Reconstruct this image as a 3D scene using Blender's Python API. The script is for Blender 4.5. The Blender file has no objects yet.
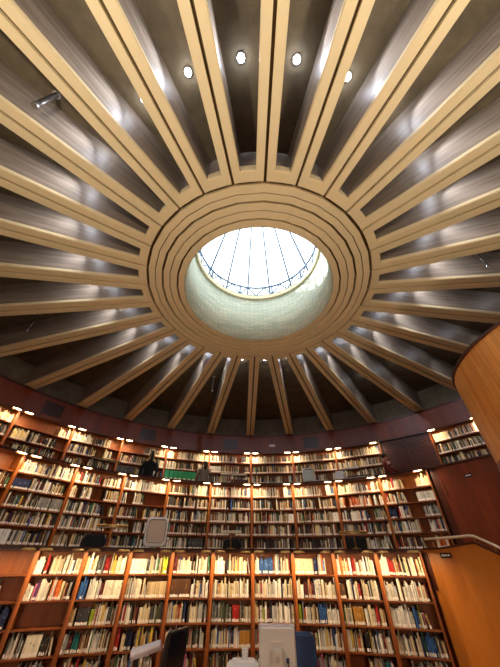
import bpy, bmesh, math, random
from mathutils import Vector, Matrix
PI = math.pi
S = bpy.context.scene
C = S.collection
R_ = math.radians
random.seed(7)

# ------------------------------------------------------------------ hall dimensions (metres, hall axis at the origin)
CAM = Vector((-0.166, -3.84, 1.78))
PITCH, ROLL, FPX = 0.6930, 0.00538, 275.06
POST0 = 102.7            # angle of one row of bookcase uprights; a bay every 12 degrees
RIB0 = 90.96
R_LOW, R_MID, R_TOP, R_WALL = 4.285, 6.39, 8.085, 8.27
LCX, LCY, LR, LSTEP, LPOST = -0.247, -5.299, 8.74, 5.32, 94.26      # the lower tier stands on a flatter arc of its own
Z_G1, Z_G2 = 1.25, 3.03
Z_RING, Z_SLAB = 5.97, 6.74
ORD = 'zeroth first second third fourth fifth sixth seventh eighth ninth tenth eleventh twelfth thirteenth fourteenth fifteenth sixteenth seventeenth eighteenth nineteenth twentieth'.split()
ORD += ['twenty-' + w for w in ORD[1:10]] + ['thirtieth'] + ['thirty-' + w for w in ORD[1:10]] + ['fortieth'] + ['forty-' + w for w in ORD[1:10]]

# ------------------------------------------------------------------ materials
def lin(c):
    return tuple(((v / 255) / 12.92 if v / 255 <= 0.04045 else ((v / 255 + 0.055) / 1.055) ** 2.4) for v in c)

def new_mat(name):
    m = bpy.data.materials.new(name); m.use_nodes = True
    nt = m.node_tree
    return m, nt, nt.nodes['Principled BSDF']

def mat_plain(name, rgb, rough=0.5, metal=0.0, noise=0.08, nscale=20, bump=0.0, spec=0.5):
    m, nt, b = new_mat(name)
    tc = nt.nodes.new('ShaderNodeTexCoord'); n = nt.nodes.new('ShaderNodeTexNoise')
    n.inputs['Scale'].default_value = nscale; n.inputs['Detail'].default_value = 4
    nt.links.new(tc.outputs['Object'], n.inputs['Vector'])
    mx = nt.nodes.new('ShaderNodeMix'); mx.data_type = 'RGBA'
    c = lin(rgb)
    mx.inputs[6].default_value = (*[v * (1 - noise) for v in c], 1); mx.inputs[7].default_value = (*[min(1, v * (1 + noise)) for v in c], 1)
    nt.links.new(n.outputs[0], mx.inputs[0]); nt.links.new(mx.outputs[2], b.inputs['Base Color'])
    b.inputs['Roughness'].default_value = rough; b.inputs['Metallic'].default_value = metal
    b.inputs['Specular IOR Level'].default_value = spec
    if bump:
        bp = nt.nodes.new('ShaderNodeBump'); bp.inputs['Strength'].default_value = bump; bp.inputs['Distance'].default_value = 0.01
        nt.links.new(n.outputs[0], bp.inputs['Height']); nt.links.new(bp.outputs[0], b.inputs['Normal'])
    return m

def mat_grain(name, dark, light, scale, rough=0.4, bump=0.15, coat=0.0, lo=0.3, hi=0.7, uv=False, spec=0.5, dist=0.6):
    """Streaky noise: `scale` is small along the grain, large across it."""
    m, nt, b = new_mat(name)
    tc = nt.nodes.new('ShaderNodeTexCoord'); mp = nt.nodes.new('ShaderNodeMapping'); n = nt.nodes.new('ShaderNodeTexNoise')
    mp.inputs['Scale'].default_value = scale
    nt.links.new(tc.outputs['UV' if uv else 'Object'], mp.inputs[0]); nt.links.new(mp.outputs[0], n.inputs['Vector'])
    n.inputs['Scale'].default_value = 1; n.inputs['Detail'].default_value = 6; n.inputs['Roughness'].default_value = 0.65; n.inputs['Distortion'].default_value = dist
    r = nt.nodes.new('ShaderNodeValToRGB')
    r.color_ramp.elements[0].position = lo; r.color_ramp.elements[1].position = hi
    r.color_ramp.elements[0].color = (*lin(dark), 1); r.color_ramp.elements[1].color = (*lin(light), 1)
    nt.links.new(n.outputs[0], r.inputs[0]); nt.links.new(r.outputs[0], b.inputs['Base Color'])
    bp = nt.nodes.new('ShaderNodeBump'); bp.inputs['Strength'].default_value = bump; bp.inputs['Distance'].default_value = 0.01
    nt.links.new(n.outputs[0], bp.inputs['Height']); nt.links.new(bp.outputs[0], b.inputs['Normal'])
    b.inputs['Roughness'].default_value = rough; b.inputs['Coat Weight'].default_value = coat; b.inputs['Coat Roughness'].default_value = 0.25
    b.inputs['Specular IOR Level'].default_value = spec
    return m

def mat_brick(name, c1, c2, mortar, bw, rh, ms, rough, bump=0.2, uv=True, freq=2, off=0.5, grain=None, coat=0.0):
    m, nt, b = new_mat(name)
    tc = nt.nodes.new('ShaderNodeTexCoord'); br = nt.nodes.new('ShaderNodeTexBrick')
    nt.links.new(tc.outputs['UV'], br.inputs['Vector'])
    br.inputs['Color1'].default_value = (*lin(c1), 1); br.inputs['Color2'].default_value = (*lin(c2), 1); br.inputs['Mortar'].default_value = (*lin(mortar), 1)
    br.inputs['Scale'].default_value = 1; br.inputs['Brick Width'].default_value = bw; br.inputs['Row Height'].default_value = rh; br.inputs['Mortar Size'].default_value = ms
    br.offset = off; br.offset_frequency = freq
    out = br.outputs['Color']
    if grain:
        mp = nt.nodes.new('ShaderNodeMapping'); mp.inputs['Scale'].default_value = grain
        n = nt.nodes.new('ShaderNodeTexNoise'); n.inputs['Scale'].default_value = 1; n.inputs['Detail'].default_value = 6; n.inputs['Distortion'].default_value = 0.7
        nt.links.new(tc.outputs['UV'], mp.inputs[0]); nt.links.new(mp.outputs[0], n.inputs['Vector'])
        hs = nt.nodes.new('ShaderNodeMix'); hs.data_type = 'RGBA'; hs.blend_type = 'MULTIPLY'; hs.inputs[0].default_value = 0.75
        rp = nt.nodes.new('ShaderNodeValToRGB'); rp.color_ramp.elements[0].position = 0.35; rp.color_ramp.elements[1].position = 0.6
        rp.color_ramp.elements[0].color = (0.72, 0.66, 0.6, 1); rp.color_ramp.elements[1].color = (1, 1, 1, 1)
        nt.links.new(n.outputs[0], rp.inputs[0]); nt.links.new(out, hs.inputs[6]); nt.links.new(rp.outputs[0], hs.inputs[7]); out = hs.outputs[2]
    nt.links.new(out, b.inputs['Base Color'])
    bp = nt.nodes.new('ShaderNodeBump'); bp.inputs['Strength'].default_value = bump; bp.inputs['Distance'].default_value = 0.01; bp.invert = True
    nt.links.new(br.outputs['Fac'], bp.inputs['Height']); nt.links.new(bp.outputs[0], b.inputs['Normal'])
    b.inputs['Roughness'].default_value = rough; b.inputs['Coat Weight'].default_value = coat
    return m

def mat_emit(name, rgb, strength):
    m, nt, b = new_mat(name)
    b.inputs['Base Color'].default_value = (*rgb, 1); b.inputs['Emission Color'].default_value = (*rgb, 1); b.inputs['Emission Strength'].default_value = strength
    return m

def mat_vcol(name, rough=0.55):
    m, nt, b = new_mat(name)
    a = nt.nodes.new('ShaderNodeAttribute'); a.attribute_name = 'cover_colour'
    nt.links.new(a.outputs['Color'], b.inputs['Base Color']); b.inputs['Roughness'].default_value = rough
    b.inputs['Specular IOR Level'].default_value = 0.35
    return m

def mat_glass(name, tint, amount=0.1):
    m = bpy.data.materials.new(name); m.use_nodes = True; nt = m.node_tree; nt.nodes.clear()
    o = nt.nodes.new('ShaderNodeOutputMaterial'); mx = nt.nodes.new('ShaderNodeMixShader'); t = nt.nodes.new('ShaderNodeBsdfTransparent'); g = nt.nodes.new('ShaderNodeBsdfGlossy')
    t.inputs[0].default_value = (*tint, 1); g.inputs['Roughness'].default_value = 0.05; mx.inputs[0].default_value = amount
    nt.links.new(t.outputs[0], mx.inputs[1]); nt.links.new(g.outputs[0], mx.inputs[2]); nt.links.new(mx.outputs[0], o.inputs[0])
    return m

M = {}
M['wood'] = mat_grain('mahogany_upright', (112, 54, 16), (170, 94, 34), (14, 14, 1.0), rough=0.38, bump=0.08)
M['wood_h'] = mat_grain('mahogany_shelf', (96, 44, 14), (140, 74, 26), (1.0, 14, 14), rough=0.4, bump=0.08)
M['wood_back'] = mat_grain('mahogany_back_panel', (122, 62, 20), (164, 90, 34), (10, 10, 0.8), rough=0.5, bump=0.06)
M['wood_red'] = mat_grain('red_mahogany_panel', (100, 38, 11), (136, 54, 15), (4, 4, 0.6), rough=0.42, bump=0.05)
M['wood_dark'] = mat_grain('dark_mahogany_trim', (60, 21, 8), (86, 32, 11), (6, 6, 6), rough=0.4, bump=0.05)
M['slats'] = mat_grain('dark_slats', (58, 19, 7), (94, 34, 11), (1.5, 1.5, 20), rough=0.35, bump=0.1)
M['stair_wood'] = mat_grain('amber_veneer_panel', (176, 100, 28), (210, 130, 44), (2.2, 2.2, 0.35), rough=0.4, bump=0.04, lo=0.35, hi=0.68, coat=0.2)
M['drum_wood'] = mat_brick('strip_veneer', (222, 138, 56), (238, 168, 86), (204, 122, 46), 0.9, 0.1, 0.001, 0.42, bump=0.03, grain=(1.2, 26, 1), coat=0.25)
M['lantern'] = mat_brick('lantern_masonry', (206, 208, 190), (176, 186, 172), (128, 138, 126), 0.24, 0.055, 0.004, 0.7, bump=0.5)
M['beige'] = mat_plain('beige_lit_underside', (224, 206, 164), rough=0.6, noise=0.07, nscale=5, bump=0.03)  # concrete underside; warm light from below is partly put into this tone
M['groove'] = mat_plain('groove_shade', (96, 76, 48), rough=0.8)  # recess shade put into a darker groove colour
M['web'] = mat_grain('board_marked_concrete', (100, 88, 76), (166, 150, 134), (0.9, 9, 16), rough=0.5, bump=0.7, lo=0.28, hi=0.75, spec=0.7)  # board-marked sides; their weaker, cooler light is partly put into this tone
M['slab'] = mat_grain('rough_slab_concrete', (74, 64, 48), (118, 104, 80), (3, 3, 3), rough=0.7, bump=0.6, lo=0.25, hi=0.8, dist=0.3)
M['ledge'] = mat_plain('cream_ledge', (214, 204, 172), rough=0.6)
M['brass'] = mat_plain('brass', (190, 148, 84), rough=0.3, metal=0.9, noise=0.03)
M['rail'] = mat_plain('pale_rail', (232, 216, 184), rough=0.4, metal=0.4, noise=0.03)
M['steel'] = mat_plain('satin_steel', (190, 190, 190), rough=0.3, metal=0.9, noise=0.03)
M['dull'] = mat_plain('dull_metal', (92, 86, 82), rough=0.4, metal=0.6)
M['paint_blue'] = mat_plain('blue_grey_paint', (84, 114, 146), rough=0.5)
M['black'] = mat_plain('black_plastic', (24, 24, 27), rough=0.35)
M['blackfab'] = mat_plain('black_fabric', (22, 21, 24), rough=0.9, nscale=120, noise=0.2)
M['bluefab'] = mat_plain('navy_fabric', (52, 72, 112), rough=0.85, nscale=140, noise=0.2, bump=0.05)
M['grey'] = mat_plain('light_grey_plastic', (216, 216, 214), rough=0.5, noise=0.03)
M['palegrey'] = mat_plain('pale_grey_plastic', (212, 210, 205), rough=0.45, noise=0.02)
M['white'] = mat_plain('white_plastic', (232, 232, 236), rough=0.4, noise=0.02)
M['screen_grey'] = mat_plain('grey_screen_glass', (206, 194, 184), rough=0.3, noise=0.02, metal=0.35)
M['screen_pale'] = mat_plain('pale_screen_glass', (196, 206, 200), rough=0.2, noise=0.02)
M['white_metal'] = mat_plain('white_enamel', (222, 220, 232), rough=0.28, metal=0.25, noise=0.02)
M['green'] = mat_plain('green_box_card', (18, 142, 92), rough=0.5)
M['paper'] = mat_plain('paper', (236, 230, 214), rough=0.8, noise=0.04, nscale=60)
M['label'] = mat_plain('label_paper', (244, 238, 232), rough=0.7, noise=0.02)
M['cover'] = mat_vcol('book_cover')
M['carpet'] = mat_plain('brown_carpet', (92, 62, 44), rough=0.95, nscale=90, noise=0.25, bump=0.2)
M['deskwood'] = mat_grain('oak_desk', (150, 92, 44), (184, 124, 66), (1, 10, 10), rough=0.4, bump=0.05)
M['bulb'] = mat_emit('warm_bulb', (1.0, 0.80, 0.52), 26)
M['led'] = mat_emit('cool_led', (0.82, 0.86, 1.0), 60)
M['globe'] = mat_emit('fill_globe_glow', (1.0, 0.83, 0.60), 205)  # glow of the added fill globes
M['glass'] = mat_glass('clear_glass', (0.93, 0.97, 0.98), 0.08)
M['skin'] = mat_plain('skin', (205, 155, 125), rough=0.5)
M['hair'] = mat_plain('dark_hair', (28, 20, 17), rough=0.45, nscale=80, noise=0.3)
M['cloth_black'] = mat_plain('black_cloth', (20, 19, 21), rough=0.9, nscale=60)
M['cloth_taupe'] = mat_plain('taupe_cloth', (124, 108, 92), rough=0.9, nscale=60)
M['cloth_maroon'] = mat_plain('maroon_cloth', (104, 26, 26), rough=0.9, nscale=60)
M['denim'] = mat_plain('dark_denim', (38, 44, 62), rough=0.9, nscale=80)
M['eye'] = mat_plain('eye_dark', (30, 22, 20), rough=0.2)
M['lip'] = mat_plain('lip', (160, 84, 78), rough=0.5)

# ------------------------------------------------------------------ geometry helpers
class MB:
    def __init__(s): s.v, s.f, s.m, s.uv, s.sm = [], [], [], [], []
    def quad(s, pts, mi=0, uv=None, smooth=False):
        i = len(s.v); s.v += [tuple(p) for p in pts]; s.f.append(tuple(range(i, i + len(pts)))); s.m.append(mi); s.uv.append(uv); s.sm.append(smooth)
    def hexa(s, p, mi=0):
        """p: 8 corners, bottom ring 0-3 then top ring 4-7 (counter-clockwise from above)."""
        i = len(s.v); s.v += [tuple(q) for q in p]
        for f in ((3, 2, 1, 0), (4, 5, 6, 7), (0, 1, 5, 4), (1, 2, 6, 5), (2, 3, 7, 6), (3, 0, 4, 7)):
            s.f.append(tuple(i + k for k in f)); s.m.append(mi); s.uv.append(None); s.sm.append(False)
    def box(s, x0, x1, y0, y1, z0, z1, mi=0, mat=None):
        p = [Vector(q) for q in ((x0, y0, z0), (x1, y0, z0), (x1, y1, z0), (x0, y1, z0), (x0, y0, z1), (x1, y0, z1), (x1, y1, z1), (x0, y1, z1))]
        if mat is not None: p = [mat @ q for q in p]
        s.hexa(p, mi)
    def tube(s, pts, radii, n=10, mi=0, sq=1.0, cap=True, up=None):
        pts = [Vector(p) for p in pts]
        if not hasattr(radii, '__len__'): radii = [radii] * len(pts)
        base = len(s.v)
        for k, p in enumerate(pts):
            d = (pts[min(k + 1, len(pts) - 1)] - pts[max(k - 1, 0)]).normalized()
            a = Vector(up) if up else (Vector((0, 0, 1)) if abs(d.z) < 0.9 else Vector((1, 0, 0)))
            u = a.cross(d).normalized(); w = d.cross(u)
            for j in range(n):
                t = 2 * PI * j / n
                s.v.append(tuple(p + u * math.cos(t) * radii[k] + w * math.sin(t) * radii[k] * sq))
        for k in range(len(pts) - 1):
            for j in range(n):
                a, b = base + k * n + j, base + k * n + (j + 1) % n
                s.f.append((a, b, b + n, a + n)); s.m.append(mi); s.uv.append(None); s.sm.append(True)
        if cap:
            s.f.append(tuple(base + j for j in reversed(range(n)))); s.m.append(mi); s.uv.append(None); s.sm.append(False)
            e = base + (len(pts) - 1) * n
            s.f.append(tuple(e + j for j in range(n))); s.m.append(mi); s.uv.append(None); s.sm.append(False)
    def ball(s, c, r, n=12, m=8, mi=0, mat=None):
        c = Vector(c); rx, ry, rz = r if hasattr(r, '__len__') else (r, r, r)
        base = len(s.v)
        for i in range(m + 1):
            t = PI * i / m
            for j in range(n):
                q = 2 * PI * j / n
                v = Vector((rx * math.sin(t) * math.cos(q), ry * math.sin(t) * math.sin(q), rz * math.cos(t)))
                s.v.append(tuple(c + (mat @ v if mat else v)))
        for i in range(m):
            for j in range(n):
                a, b = base + i * n + j, base + i * n + (j + 1) % n
                s.f.append((a, a + n, b + n, b)); s.m.append(mi); s.uv.append(None); s.sm.append(True)
    def arc(s, r0, r1, a0, a1, z0, z1, step=3.0, mi=0, smooth=False):
        """A ring segment, box section; angles in degrees. z1 / z0 may be functions of the angle."""
        n = max(1, int(round(abs(a1 - a0) / step)))
        fz = lambda z, a: z(a) if callable(z) else z
        full = abs(abs(a1 - a0) - 360) < 1e-6
        rows = []
        for k in range(n + 1):
            a = a0 + (a1 - a0) * k / n; c, d = math.cos(R_(a)), math.sin(R_(a))
            rows.append([Vector((r * c, r * d, fz(z, a))) for r, z in ((r0, z0), (r1, z0), (r1, z1), (r0, z1))])
        al = [R_(a0 + (a1 - a0) * k / n) for k in range(n + 1)]
        for k in range(n):
            p, q = rows[k], rows[k + 1]
            for e in range(4):
                g = (e + 1) % 4
                rr = (r0, r1, r1, r0)[e]
                uv = [(al[k] * rr, p[e].z), (al[k] * rr, p[g].z), (al[k + 1] * rr, q[g].z), (al[k + 1] * rr, q[e].z)]
                s.quad([p[e], p[g], q[g], q[e]], mi, uv, smooth)
        if not full:
            s.quad(list(reversed(rows[0])), mi); s.quad(rows[-1], mi)
    def build(s, name, mats, parent=None, matrix=None, weld=True, bevel=0.0, fixn=True):
        me = bpy.data.meshes.new(name); me.from_pydata(s.v, [], s.f)
        for m in (mats if isinstance(mats, (list, tuple)) else [mats]): me.materials.append(m)
        me.polygons.foreach_set('material_index', s.m); me.polygons.foreach_set('use_smooth', s.sm)
        if any(u for u in s.uv):
            ul = me.uv_layers.new(name='UVMap')
            for p, u in zip(me.polygons, s.uv):
                if u:
                    for li, t in zip(p.loop_indices, u): ul.data[li].uv = t
        if weld or fixn or bevel:
            bm = bmesh.new(); bm.from_mesh(me)
            if weld: bmesh.ops.remove_doubles(bm, verts=bm.verts, dist=1e-5)
            if bevel:
                bmesh.ops.bevel(bm, geom=[e for e in bm.edges if len(e.link_faces) == 2 and e.calc_face_angle(0) > 0.5], offset=bevel, segments=2, affect='EDGES', clamp_overlap=True)
            if fixn: bmesh.ops.recalc_face_normals(bm, faces=bm.faces)
            bm.to_mesh(me); bm.free()
        o = bpy.data.objects.new(name, me); C.objects.link(o)
        if parent: o.parent = parent
        if matrix is not None: o.matrix_world = matrix
        return o

def lpolar(r, a, z, turn=0):
    return Matrix.Translation((LCX + r * math.cos(R_(a)), LCY + r * math.sin(R_(a)), z)) @ Matrix.Rotation(R_(a - 90 + turn), 4, 'Z')
LMAT = Matrix.Translation((LCX, LCY, 0))
def rin(a, r):
    """Distance from the hall axis to the lower tier's arc of radius r, along hall angle a."""
    c, d = math.cos(R_(a)), math.sin(R_(a)); b = -(c * LCX + d * LCY)
    return -b + math.sqrt(b * b - LCX ** 2 - LCY ** 2 + r * r)

def tag(o, label=None, cat=None, group=None, kind=None):
    if label: o['label'] = label
    if cat: o['category'] = cat
    if group: o['group'] = group
    if kind: o['kind'] = kind
    return o

def empty(name, matrix, label, cat, group=None):
    o = bpy.data.objects.new(name, None); C.objects.link(o); o.matrix_world = matrix; o.empty_display_size = 0.1
    return tag(o, label, cat, group)

def copy_tree(o, matrix=None, parent=None):
    c = o.copy(); C.objects.link(c); c.parent = parent
    if matrix is not None: c.matrix_world = matrix
    for ch in list(o.children):
        copy_tree(ch, None, c)
    return c

def polar(r, a, z, turn=0):
    """Frame at radius r, angle a: +x to the right seen from the hall's middle, +y outwards."""
    return Matrix.Translation((r * math.cos(R_(a)), r * math.sin(R_(a)), z)) @ Matrix.Rotation(R_(a - 90 + turn), 4, 'Z')

def area(name, parent, loc, rot, sx, sy, power, col, spread=180, shape='RECTANGLE'):
    l = bpy.data.lights.new(name, 'AREA'); l.energy = power; l.color = col; l.shape = shape; l.size = sx
    if shape in ('RECTANGLE', 'ELLIPSE'): l.size_y = sy
    l.spread = R_(spread)
    o = bpy.data.objects.new(name, l); C.objects.link(o); o.parent = parent; o.location = loc; o.rotation_euler = rot
    return o

def point(name, parent, loc, power, col, r=0.03):
    l = bpy.data.lights.new(name, 'POINT'); l.energy = power; l.color = col; l.shadow_soft_size = r
    o = bpy.data.objects.new(name, l); C.objects.link(o); o.parent = parent; o.location = loc
    return o

# ------------------------------------------------------------------ the setting
m = MB(); m.arc(0.0, R_WALL + 0.15, 0, 360, -0.1, 0.0, 6)
tag(m.build('floor', M['carpet']), 'brown carpeted floor of the round reading pit', 'floor', kind='structure')
m = MB()
for i in range(112):
    a, b = 29 + 3 * i, 32 + 3 * i
    def ri(t): return rin(t, LR + 0.29) if 43 < t < 154 else (R_LOW + 0.07 if t <= 43 else 5.36)
    P_ = lambda t, r, z: (r * math.cos(R_(t)), r * math.sin(R_(t)), z)
    m.hexa([P_(a, ri(a), Z_G1 - .15), P_(a, R_MID + .36, Z_G1 - .15), P_(b, R_MID + .36, Z_G1 - .15), P_(b, ri(b), Z_G1 - .15), P_(a, ri(a), Z_G1), P_(a, R_MID + .36, Z_G1), P_(b, R_MID + .36, Z_G1), P_(b, ri(b), Z_G1)])
tag(m.build('floor_gallery_lower', M['carpet']), 'curved carpeted floor of the first gallery', 'gallery floor', kind='structure')
m = MB(); m.arc(R_MID + 0.34, R_WALL, 0, 360, Z_G2 - 0.15, Z_G2)
tag(m.build('floor_gallery_upper', M['carpet']), 'curved carpeted floor of the second gallery', 'gallery floor', kind='structure')
m = MB(); m.arc(R_WALL, R_WALL + 0.15, 0, 360, 0, 7.0)
tag(m.build('wall_back', M['slab']), 'round grey concrete wall showing above the wood cornice', 'wall', kind='structure')
m = MB(); m.arc(2.34, R_WALL + 0.15, 0, 360, Z_SLAB, Z_SLAB + 0.2, 3)
tag(m.build('ceiling', M['slab']), 'brown-grey rough concrete roof slab between the ribs', 'ceiling', kind='structure')
# red-brown fascia above the top bookcases
m = MB(); m.arc(R_TOP - 0.02, R_WALL, 0, 360, 5.24, 5.93, 3)
m.arc(R_TOP - 0.05, R_WALL, 0, 360, 5.90, 5.96, 3, 1); m.arc(R_TOP - 0.04, R_WALL, 0, 360, 5.22, 5.26, 3, 1)
tag(m.build('trim_1', [M['wood_red'], M['wood_dark']]), 'dark red-brown wood fascia curving round under the concrete ribs', 'fascia', kind='structure')
# plain panelled walls where there are no bookcases
E0 = POST0 - 60 - 0.35      # the uprights that end the lower and middle tiers
m = MB(); m.arc(5.24, 5.36, 155.6, 362, 0, 1.95); m.arc(5.22, 5.8, 155.6, 362, 1.95, 1.99, 3, 1)
tag(m.build('wall_pit', [M['wood_red'], M['wood_dark']]), 'curved wood panelling round the rear of the pit', 'wall', kind='structure')
m = MB(); m.arc(R_MID, R_MID + 0.12, 163.0 - 360, E0 - 1.6, 0, 3.76, 3); m.arc(R_MID - 0.03, R_MID + 0.55, 163.0 - 360, E0 - 0.2, 3.76, 3.80, 3, 1)
m.arc(R_MID + 0.05, R_MID + 0.12, E0 - 1.6, E0, 1.25, 3.76, 1, 1)  # dark backing adds recess shade beside the end bookcase
m.arc(R_MID - 0.01, R_MID + 0.05, 40.15, 40.4, 3.05, 3.46, 1, 1)  # dark strip standing in for the shadow in a door gap
tag(m.build('wall_right', [M['wood_red'], M['wood_dark']]), 'plain curved red-brown wood wall above the stair rail', 'wall', kind='structure')
m = MB(); m.arc(R_TOP, R_TOP + 0.1, 163.0 - 360, 18.3, Z_G2, 5.24, 3)
tag(m.build('wall_rear', M['wood_red']), 'curved wood wall closing the second gallery behind the round balcony', 'wall', kind='structure')
# slatted wall between the top bookcases
m = MB(); a0, a1 = POST0 - 60 + 0.3, POST0 - 48 - 0.3
m.arc(R_TOP + 0.06, R_TOP + 0.12, a0, a1, Z_G2, 5.24, 3)
z = Z_G2
while z < 5.18:
    m.arc(R_TOP + 0.0, R_TOP + 0.07, a0, a1, z, z + 0.052, 3, 1); z += 0.072
m.arc(R_TOP - 0.012, R_TOP + 0.07, (a0 + a1) / 2 - 0.12, (a0 + a1) / 2 + 0.12, Z_G2, 5.24, 1)
tag(m.build('wall_slats', [M['wood_dark'], M['slats']]), 'dark wood wall of horizontal slats between the upper bookcases', 'wall', kind='structure')

# desks that top the lower and middle tiers
def desk(name, r, z, a0, a1, label, matrix=None, da=0.25):
    m = MB(); m.arc(r - 0.035, r + 0.62, a0, a1, z - 0.035, z, 3)
    m.arc(r - 0.035, r - 0.02, a0, a1, z - 0.06, z, 3, 1)
    o = m.build(name, [M['wood_dark'], M['wood_dark']], None, matrix); tag(o, label, 'desk')
    for a in [a0 + 8 * da + i * (a1 - a0 - 16 * da) / 10 for i in range(11)]:
        l = MB(); l.arc(r + 0.36, r + 0.6, a - da, a + da, z - 0.74, z - 0.035, 1)
        l.build('support_panel', M['wood_dark'], o)
desk('gallery_desk', LR, 1.99, LPOST - 5 * LSTEP, LPOST + 5 * LSTEP, 'long curved dark wood desk running along the top of the lower bookcases', LMAT, 0.14)
desk('gallery_desk', R_MID, 3.80, E0, 162.9, 'long curved dark wood desk running along the top of the middle bookcases')

# ------------------------------------------------------------------ concrete roof: ring, ribs, lantern
def ngon_ring(m, r0, r1, z0, z1, mi=0, n=30):
    m.arc(r0, r1, RIB0, RIB0 + 360, z0, z1, 360 / n, mi)
m = MB()
for r0, r1, z in ((1.50, 1.615, 5.99), (1.65, 1.77, 5.985), (1.785, 1.895, 5.975), (1.935, 2.04, 5.97), (2.055, 2.165, 5.963)):
    ngon_ring(m, r0, r1, z, 6.2)
for k in range(30):
    m.arc(2.205, 2.34, RIB0 + 12 * k + 3.05, RIB0 + 12 * k + 8.95, 5.966, 6.2, 3)
    m.arc(2.325, 2.35, RIB0 + 12 * k + 3.0, RIB0 + 12 * k + 9.0, 5.978, 6.06, 3)
ngon_ring(m, 1.52, 2.3, 6.05, 6.25, 1); ngon_ring(m, 2.26, 2.33, 6.07, Z_SLAB + 0.1, 2)
tag(m.build('ceiling_ring', [M['beige'], M['groove'], M['web']]), 'beige concrete ring of stepped bands round the skylight', 'ceiling ring', kind='structure')
for k in range(30):
    a = RIB0 + 12 * k
    m = MB(); r0, r1, w0, w1 = 2.205, R_WALL, 0.128, 0.152
    g = 0.021
    def seg(f0, f1, z0, z1, mi):   # strip between lateral fractions (metres offsets given at both ends)
        m.hexa([(r0, f0[0], z0), (r1, f0[1], z0), (r1, f1[1], z0), (r0, f1[0], z0), (r0, f0[0], z1), (r1, f0[1], z1), (r1, f1[1], z1), (r0, f1[0], z1)], mi)
    z0 = 5.965
    seg((-w0, -w1), (-g, -g), z0, z0 + 0.09, 0); seg((g, g), (w0, w1), z0, z0 + 0.09, 0)
    seg((-w0 - .007, -w1 - .007), (-w0 + .012, -w1 + .012), z0 + 0.016, z0 + 0.07, 0); seg((w0 - .012, w1 - .012), (w0 + .007, w1 + .007), z0 + 0.016, z0 + 0.07, 0)
    seg((-g, -g), (g, g), z0 + 0.06, z0 + 0.09, 1)
    seg((-w0 + .012, -w1 + .012), (w0 - .012, w1 - .012), z0 + 0.09, Z_SLAB + 0.05, 2)
    o = m.build('ceiling_beam', [M['beige'], M['groove'], M['web']], weld=False, matrix=Matrix.Rotation(R_(a), 4, 'Z'))
    q = (k - 0) % 30
    lab = 'beige concrete roof rib with a centre groove, %s anticlockwise from the far middle one' % ORD[q] if q else 'beige concrete roof rib pointing to the far middle bookcases'
    tag(o, lab, 'roof rib', 'concrete roof ribs', 'structure')
m = MB(); m.arc(1.488, 1.498, 0, 360, 5.995, 7.5, 6, 0, True)
tag(m.build('wall_lantern', M['lantern']), 'pale greenish masonry drum inside the skylight opening', 'skylight drum', kind='structure')
m = MB(); m.arc(1.43, 1.66, 0, 360, 7.42, 7.54, 6)
tag(m.build('trim_2', M['ledge']), 'cream ledge at the top of the skylight drum', 'ledge', kind='structure')
# truss ring and tall glazed cone
tr = empty('ring_truss', Matrix.Translation((0, 0, 7.54)), 'blue-grey steel lattice ring standing on the cream skylight ledge', 'truss ring')
for nm, zz in (('top_chord', 0.36), ('bottom_chord', 0.03)):
    m = MB(); pts = [(1.47 * math.cos(R_(10 * i)), 1.47 * math.sin(R_(10 * i)), zz) for i in range(37)]
    m.tube(pts, 0.026, 6, cap=False, up=(0, 0, 1)); m.build(nm, M['paint_blue'], tr, weld=True)
for i in range(20):
    m = MB(); a, b, c = R_(18 * i), R_(18 * i + 9), R_(18 * i + 18)
    P_ = lambda t, z: (1.47 * math.cos(t), 1.47 * math.sin(t), z)
    m.tube([P_(a, 0.03), P_(b, 0.36)], 0.018, 6); m.tube([P_(b, 0.36), P_(c, 0.03)], 0.018, 6)
    if i % 2 == 0: m.tube([P_(a, 0.0), P_(a, 0.40)], 0.026, 6)
    m.build('lattice_brace', M['paint_blue'], tr)
AP = 13.5
sk = empty('window_1', Matrix.Translation((0, 0, 7.54)), 'tall conical glass skylight with thin radial bars above the drum', 'skylight'); sk['kind'] = 'structure'
m = MB(); n = 15
for i in range(n):
    a, b = R_(360 / n * i), R_(360 / n * (i + 1))
    m.quad([(1.6 * math.cos(a), 1.6 * math.sin(a), 0), (1.6 * math.cos(b), 1.6 * math.sin(b), 0), (0, 0, AP - 7.54)])
m.build('glass_cone', M['glass'], sk, fixn=False)
for i in range(n):
    a = R_(360 / n * i + 3); m = MB()
    m.tube([(1.58 * math.cos(a), 1.58 * math.sin(a), 0), (0.02 * math.cos(a), 0.02 * math.sin(a), AP - 7.6)], 0.024, 6)
    m.build('glazing_bar', M['paint_blue'], sk)

# ceiling spotlights, one in every bay between two ribs
def beam(t, a, w):
    d = Vector((math.cos(R_(a)) * 0.72, math.sin(R_(a)) * 0.72, -0.69))
    o = area('spot', t, d * 0.06 + Vector((0, 0, -0.05)), d.to_track_quat('-Z', 'Y').to_euler(), 0.07, 0.07, w, (0.84, 0.89, 1.0), 115, 'DISK')
    point('spot_spill', t, (0, 0, -0.10), w * 0.3, (0.84, 0.89, 1.0))
LEDW, FILL_UPW = 8, 100
for k in range(30):
    a = RIB0 + 6 + 12 * k
    t = empty('ceiling_spotlight', Matrix.Translation((3.4 * math.cos(R_(a)), 3.4 * math.sin(R_(a)), Z_SLAB)),
              'small white spotlight under the roof slab, %s rib gap anticlockwise from the far middle rib' % ORD[k + 1], 'spotlight', 'roof spotlights')
    m = MB(); m.tube([(0, 0, 0.0), (0, 0, -0.035)], [0.055, 0.05], 16); m.build('housing', M['white'], t)
    m = MB(); m.tube([(0, 0, -0.035), (0, 0, -0.042)], [0.032, 0.028], 16); m.build('lens', M['led'], t)
    beam(t, a, LEDW)

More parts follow.
